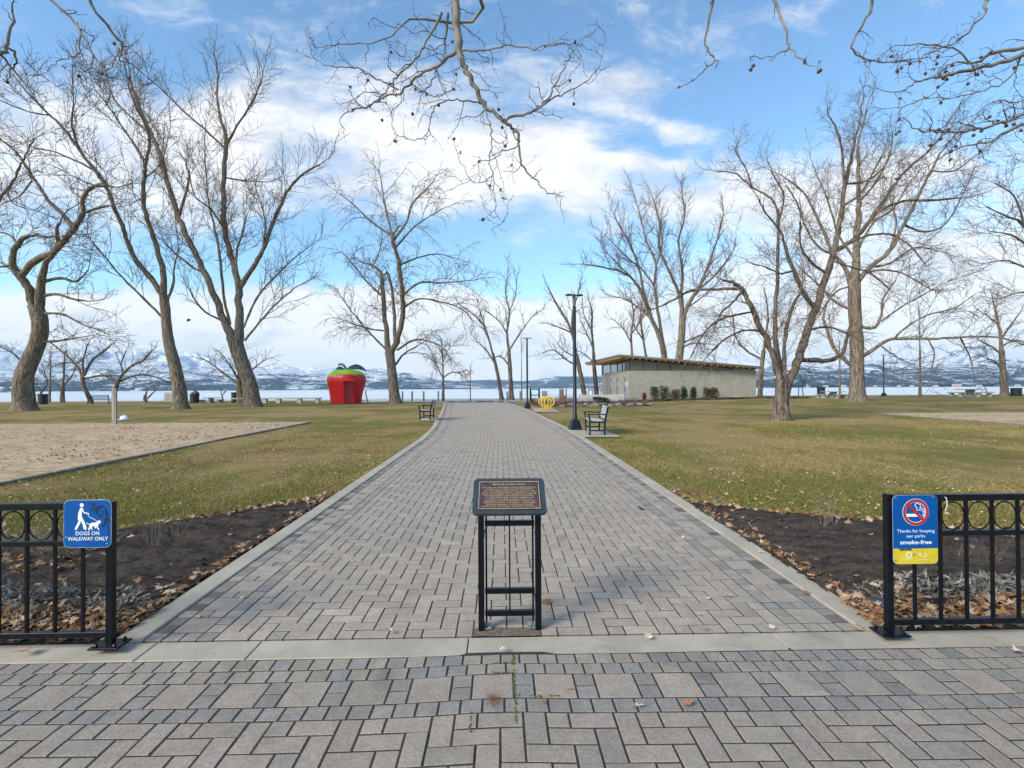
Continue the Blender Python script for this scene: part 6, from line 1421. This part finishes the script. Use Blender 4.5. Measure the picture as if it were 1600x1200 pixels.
# scattered leaves on the lawn: uncountable
pts = []
while len(pts) < 6200:
    d = 5.2+lr.random()**1.7*34; x = lr.uniform(-1.15, 1.15)*d+lr.normal(0, .3)
    if is_lawn(x, d) and (math.sin(x*.6+1.1*math.sin(d*.5))+math.sin(d*.8+x*.3) > lr.uniform(-2.2, 1.2)): pts.append((x, d, gz(x, d)+hills_noise(x, d)*0+.012))
litter('fallen_leaves', 'pale fallen leaves strewn across both lawns', pts, .023, 42, cols=lambda rg: np.array([(.40, .27, .15), (.46, .34, .21), (.22, .12, .06), (.52, .41, .28), (.30, .16, .085)][rg.integers(5)])*rg.uniform(.75, 1.1))
pts = [(-8.6-abs(lr.normal(0, 5)), lr.uniform(7.8, 21.8)) for k in range(2600)]+[(19.3+abs(lr.normal(0, 6)), lr.uniform(12, 25.4)) for k in range(700)]
litter('leaf_debris', 'brown leaf crumbs scattered over the sand courts', [(x, y, gz(x, y)+.035) for x, y in pts if math.sin(x*1.1+math.sin(y*.9))+math.sin(y*1.7) > lr.uniform(-1.6, 1.6)], .030, 43, cols=lambda rg: np.array([(.22, .13, .07), (.16, .09, .05), (.34, .22, .12)][rg.integers(3)])*rg.uniform(.8, 1.15))
# leaves one can point at
LV = [(471, 858, .035, 'tan leaf on the left border pavers, halfway up the near walkway'), (607, 994, .055, 'pale folded leaf at the edge of the concrete strip left of the stand'), (1013, 1003, .05, 'pale whole leaf on the concrete strip right of the stand'),
 (787, 1023, .04, 'cream curled leaf below the stand at the strip edge'), (890, 1084, .038, 'curled tan leaf on a small paver right of the heaved joint'), (998, 1110, .045, 'pale leaf on the front pavement right of centre'), (1076, 1107, .048, 'reddish torn leaf on the front pavement, right of the pale one'),
 (1093, 963, .045, 'tan leaf on the herringbone pavers at right'), (1098, 989, .045, 'tan leaf touching the concrete strip at right'), (943, 926, .03, 'small rust leaf right of the stand legs'), (1107, 939, .035, 'small dull leaf near the right pair on the walkway'),
 (1138, 935, .042, 'tan leaf, rightmost of the pair on the walkway'), (984, 876, .03, 'small pale leaf on the walkway right of the plaque'), (1067, 842, .035, 'flat tan leaf near the right border pavers'), (967, 801, .035, 'brown leaf on the walkway above the plaque level'),
 (308, 968, .045, 'tan leaf on the left border pavers near the strip'), (379, 937, .035, 'pale small leaf on the left border pavers'), (532, 799, .035, 'rust leaf on the walkway left of the plaque'), (692, 799, .03, 'pale tiny leaf just left of the plaque'),
 (874, 724, .028, 'tiny pale leaf far up the walkway'), (952, 752, .035, 'dark leaf beside the right kerb far up the walkway'), (850, 1107, .028, 'small red leaf scrap on the front pavement'), (1206, 987, .04, 'brown leaf scrap on the pavers left of the right kerb corner'),
 (1341, 988, .06, 'torn brown leaf at the right kerb corner'), (1188, 868, .04, 'pale leaf on the right kerb'), (1590, 1026, .05, 'tan leaf on the front pavement at the right edge'), (40, 1027, .085, 'large crumpled brown leaf on the left end of the strip'),
 (1550, 1021, .03, 'small brown leaf near the right end of the strip'), (252, 925, .085, 'large flat tan leaf on the soil by the left kerb'), (268, 931, .06, 'pale leaf overlapping the large tan one by the left kerb'), (216, 880, .06, 'curled tan leaf on the soil left of the twiggy shrub'),
 (286, 884, .05, 'tan leaf in the middle of the left bed'), (193, 848, .045, 'pale leaf on the soil right of the dogs sign'), (243, 885, .03, 'narrow pale leaf in the left bed'), (206, 944, .06, 'pale leaf right of the left railing post'), (222, 898, .05, 'narrow leaf standing on edge in the left bed'),
 (348, 847, .035, 'pale leaf in the left bed near the kerb'), (155, 893, .10, 'long brown leaf between the last baluster and left post'), (68, 909, .07, 'brown leaf seen between balusters of the left railing'), (15, 913, .045, 'tan leaf at the left edge behind the railing'),
 (1230, 823, .05, 'pale leaf at the front of the right bed by the kerb'), (1302, 849, .055, 'brown leaf below the tall forked stems'), (1355, 839, .05, 'torn pale leaf left of the smoke-free sign'), (1225, 871, .07, 'large tan leaf on the soil next to the right kerb'),
 (1240, 874, .05, 'pale leaf overlapping the large tan one by the right kerb'), (1268, 905, .055, 'tan lobed leaf midway down the right kerb'), (1328, 900, .035, 'cream leaf alone on the right bed'), (1325, 865, .035, 'small rust leaf in the right bed'),
 (1260, 932, .06, 'rust leaf at the outer edge of the right kerb'), (1336, 940, .07, 'broad pale brown leaf in the drift left of the right post'), (1580, 845, .085, 'large brown leaf behind the rings of the right railing'), (1503, 835, .06, 'brown leaf behind the second ring of the right railing')]
for i, (px, py, s_, lab) in enumerate(LV):
    q = G(px, py); rg = np.random.default_rng(500+i); v = leaf_verts(rg, s_*.62, 1.3); c = np.array([(.50, .34, .22), (.58, .46, .33), (.40, .24, .14)][i % 3]); 
    if 'pale' in lab or 'cream' in lab: c = np.array((.60, .50, .38))
    if 'rust' in lab or 'red' in lab: c = np.array((.38, .14, .08))
    up_ = .033 if 985 < py < 1030 else (.028 if inbed(q.x, q.y) else .016)
    if 'kerb' in lab and not inbed(q.x, q.y): up_ = .028
    # a stalk along with the blade
    V_ = np.concatenate([v, np.array([(-.0012, -.9*s_*.62, .003), (.0012, -.9*s_*.62, .003), (.004, -1.9*s_*.62, .010), (.002, -1.9*s_*.62, .010)])])
    o = mesh_np('fallen_leaf', V_, np.array(LF+[(19, 20, 21), (19, 21, 22)]), M_LIT, colors=np.repeat([(*c, 1)], 23, 0), tri=True)
    o.location = (q.x, q.y, gz(q.x, q.y)+up_+(heave(q.x, q.y) if q.y < 3 else 0)); o.rotation_euler = (rg.normal(0, .15), rg.normal(0, .15), rg.uniform(0, 6.28)); tag(o, lab, 'leaf', 'separate fallen leaves at the entrance')
# heap of seeds beside the stand and a tuft of pine needles
q = G(854, 944); rg = np.random.default_rng(8); it = []
for k in range(150):
    p = np.array([rg.normal(0, .022), rg.normal(0, .02), .016+abs(rg.normal(0, .006))]); d = unit(rg.normal(0, 1, 3)*np.array([1, 1, .4])); it.append((np.array([p, p+d*.008, p+d*.016]), np.array([.001, .0024, .0008])))
V_, F_ = tubes(it, 4); o = mesh_np('seed_heap', V_, F_, mat('seed_husk', (.16, .09, .05), .9, rgb2=(.48, .33, .2), nscale=90)); o.location = (q.x, q.y, gz(q.x, q.y)); tag(o, 'small heap of brown seed husks right of the stand legs', 'seed heap')
q = G(771, 1103); it = []
for k in range(90):
    p = np.array([rg.normal(0, .014), rg.normal(0, .02), .014]); d = unit(np.array([rg.normal(0, .5), rg.normal(0, 1), abs(rg.normal(0, .3))])); it.append((np.array([p, p+d*.02, p+d*.04-np.array([0, 0, .004])]), np.array([.0006, .0006, .0004])))
V_, F_ = tubes(it, 3); o = mesh_np('needle_tuft', V_, F_, mat('dry_needle', (.22, .11, .05), .9, var=.4, nscale=90)); o.location = (q.x, q.y, gz(q.x, q.y)+heave(q.x, q.y)); tag(o, 'tuft of rusty dry needles in a joint of the front pavement', 'needles')
# moss in the raised joints
M_MOSS = mat('moss', (.035, .055, .008), .95, rgb2=(.10, .14, .02), nscale=60, bump=.6)
V_, F_ = [], []; rg = np.random.default_rng(12)
for (x0_, y0_, x1_, y1_) in ((.062, 2.97, .062, 2.35), (.062, 2.565, .29, 2.565), (-.05, 2.77, .06, 2.77), (-.05, 2.88, .06, 2.88), (-.15, 2.45, -.15, 2.3)):
    n = int(math.hypot(x1_-x0_, y1_-y0_)/.004)
    for k in range(n):
        t = k/n
        if rg.random() < .5: continue
        x, y = x0_+(x1_-x0_)*t+rg.normal(0, .0025), y0_+(y1_-y0_)*t+rg.normal(0, .0025); z = float(zfront(x, y))+.006+rg.random()*.009; s_ = rg.uniform(.003, .006); b = len(V_)
        V_ += [(x-s_, y-s_, z), (x+s_, y-s_, z), (x+s_, y+s_, z), (x-s_, y+s_, z), (x, y, z+.005)]; F_ += [(b, b+1, b+4), (b+1, b+2, b+4), (b+2, b+3, b+4), (b+3, b, b+4)]
tag(mesh_np('moss', V_, F_, M_MOSS, tri=True), 'green moss in the raised paver joints', 'moss', kind='stuff')

# ------------------------------------------------------------------ grass blades
gr = np.random.default_rng(21); N0 = 620000
d = 5.0+gr.random(N0)**1.25*17; x = gr.uniform(-1.12, 1.12, N0)*d
pwv, pcv = np.vectorize(pw), np.vectorize(pc)
keep = (x < pwarp(PX0, 0)-.19+pcv(d)-(pwv(d)-1)*2.2) | (x > pwarp(PX1, 0)+.19+pcv(d)+(pwv(d)-1)*2.2)
keep &= np.where(x < 0, d > np.vectorize(bedL)(x), d > np.vectorize(bedR)(x))
for a in (SANDL, SANDR): keep &= ~((x > a[0]-.08) & (x < a[1]+.08) & (d > a[2]-.08) & (d < a[3]+.08))
keep &= ~((x > 2.3) & (x < 3.65) & (d > 15.05) & (d < 18.35))
x, d = x[keep], d[keep]; n = len(x); z = gzv(x, d)-.004
h = gr.uniform(.014, .036, n)*(1+.25*np.sin(x*2)*np.sin(d*1.7)); 
eb = np.where(x < 0, d-np.vectorize(bedL)(x), d-np.vectorize(bedR)(x)); h *= np.where(eb < .12, 1.7, 1.0)
wd = gr.uniform(.0016, .0032, n)*(1+d*.07); an = gr.uniform(0, 2*np.pi, n); lx, ly = gr.normal(0, .8, n)*h, gr.normal(0, .8, n)*h
V_ = np.empty((n, 3, 3)); V_[:, 0] = np.stack([x-np.cos(an)*wd, d-np.sin(an)*wd, z], 1); V_[:, 1] = np.stack([x+np.cos(an)*wd, d+np.sin(an)*wd, z], 1); V_[:, 2] = np.stack([x+lx, d+ly, z+h], 1)
C_ = np.ones((n, 3, 4)); C_[:, :, 0] = gr.random(n)[:, None]; C_[:, :, 1] = gr.random(n)[:, None]
tag(mesh_np('grass', V_.reshape(-1, 3), np.arange(n*3).reshape(-1, 3), M_BLADE, colors=C_.reshape(-1, 4), tri=True), 'short winter grass of both lawns, part green part tan', 'grass', kind='stuff')
print('blades', n)

# ------------------------------------------------------------------ air
mb = MB(); mb.box(-23000, 23000, -120, 11800, -4, 800)
hz = bpy.data.materials.new('haze'); hz.use_nodes = True; t_ = hz.node_tree; t_.nodes.clear()
pvn = t_.nodes.new('ShaderNodeVolumePrincipled'); pvn.inputs['Color'].default_value = (.50, .76, 1, 1); pvn.inputs['Density'].default_value = 5.2e-5; pvn.inputs['Anisotropy'].default_value = 0.0
oo = t_.nodes.new('ShaderNodeOutputMaterial'); t_.links.new(pvn.outputs[0], oo.inputs['Volume'])
if HAZE: tag(mb.build('haze', hz), 'thin blue haze over the lake', 'haze', kind='stuff')
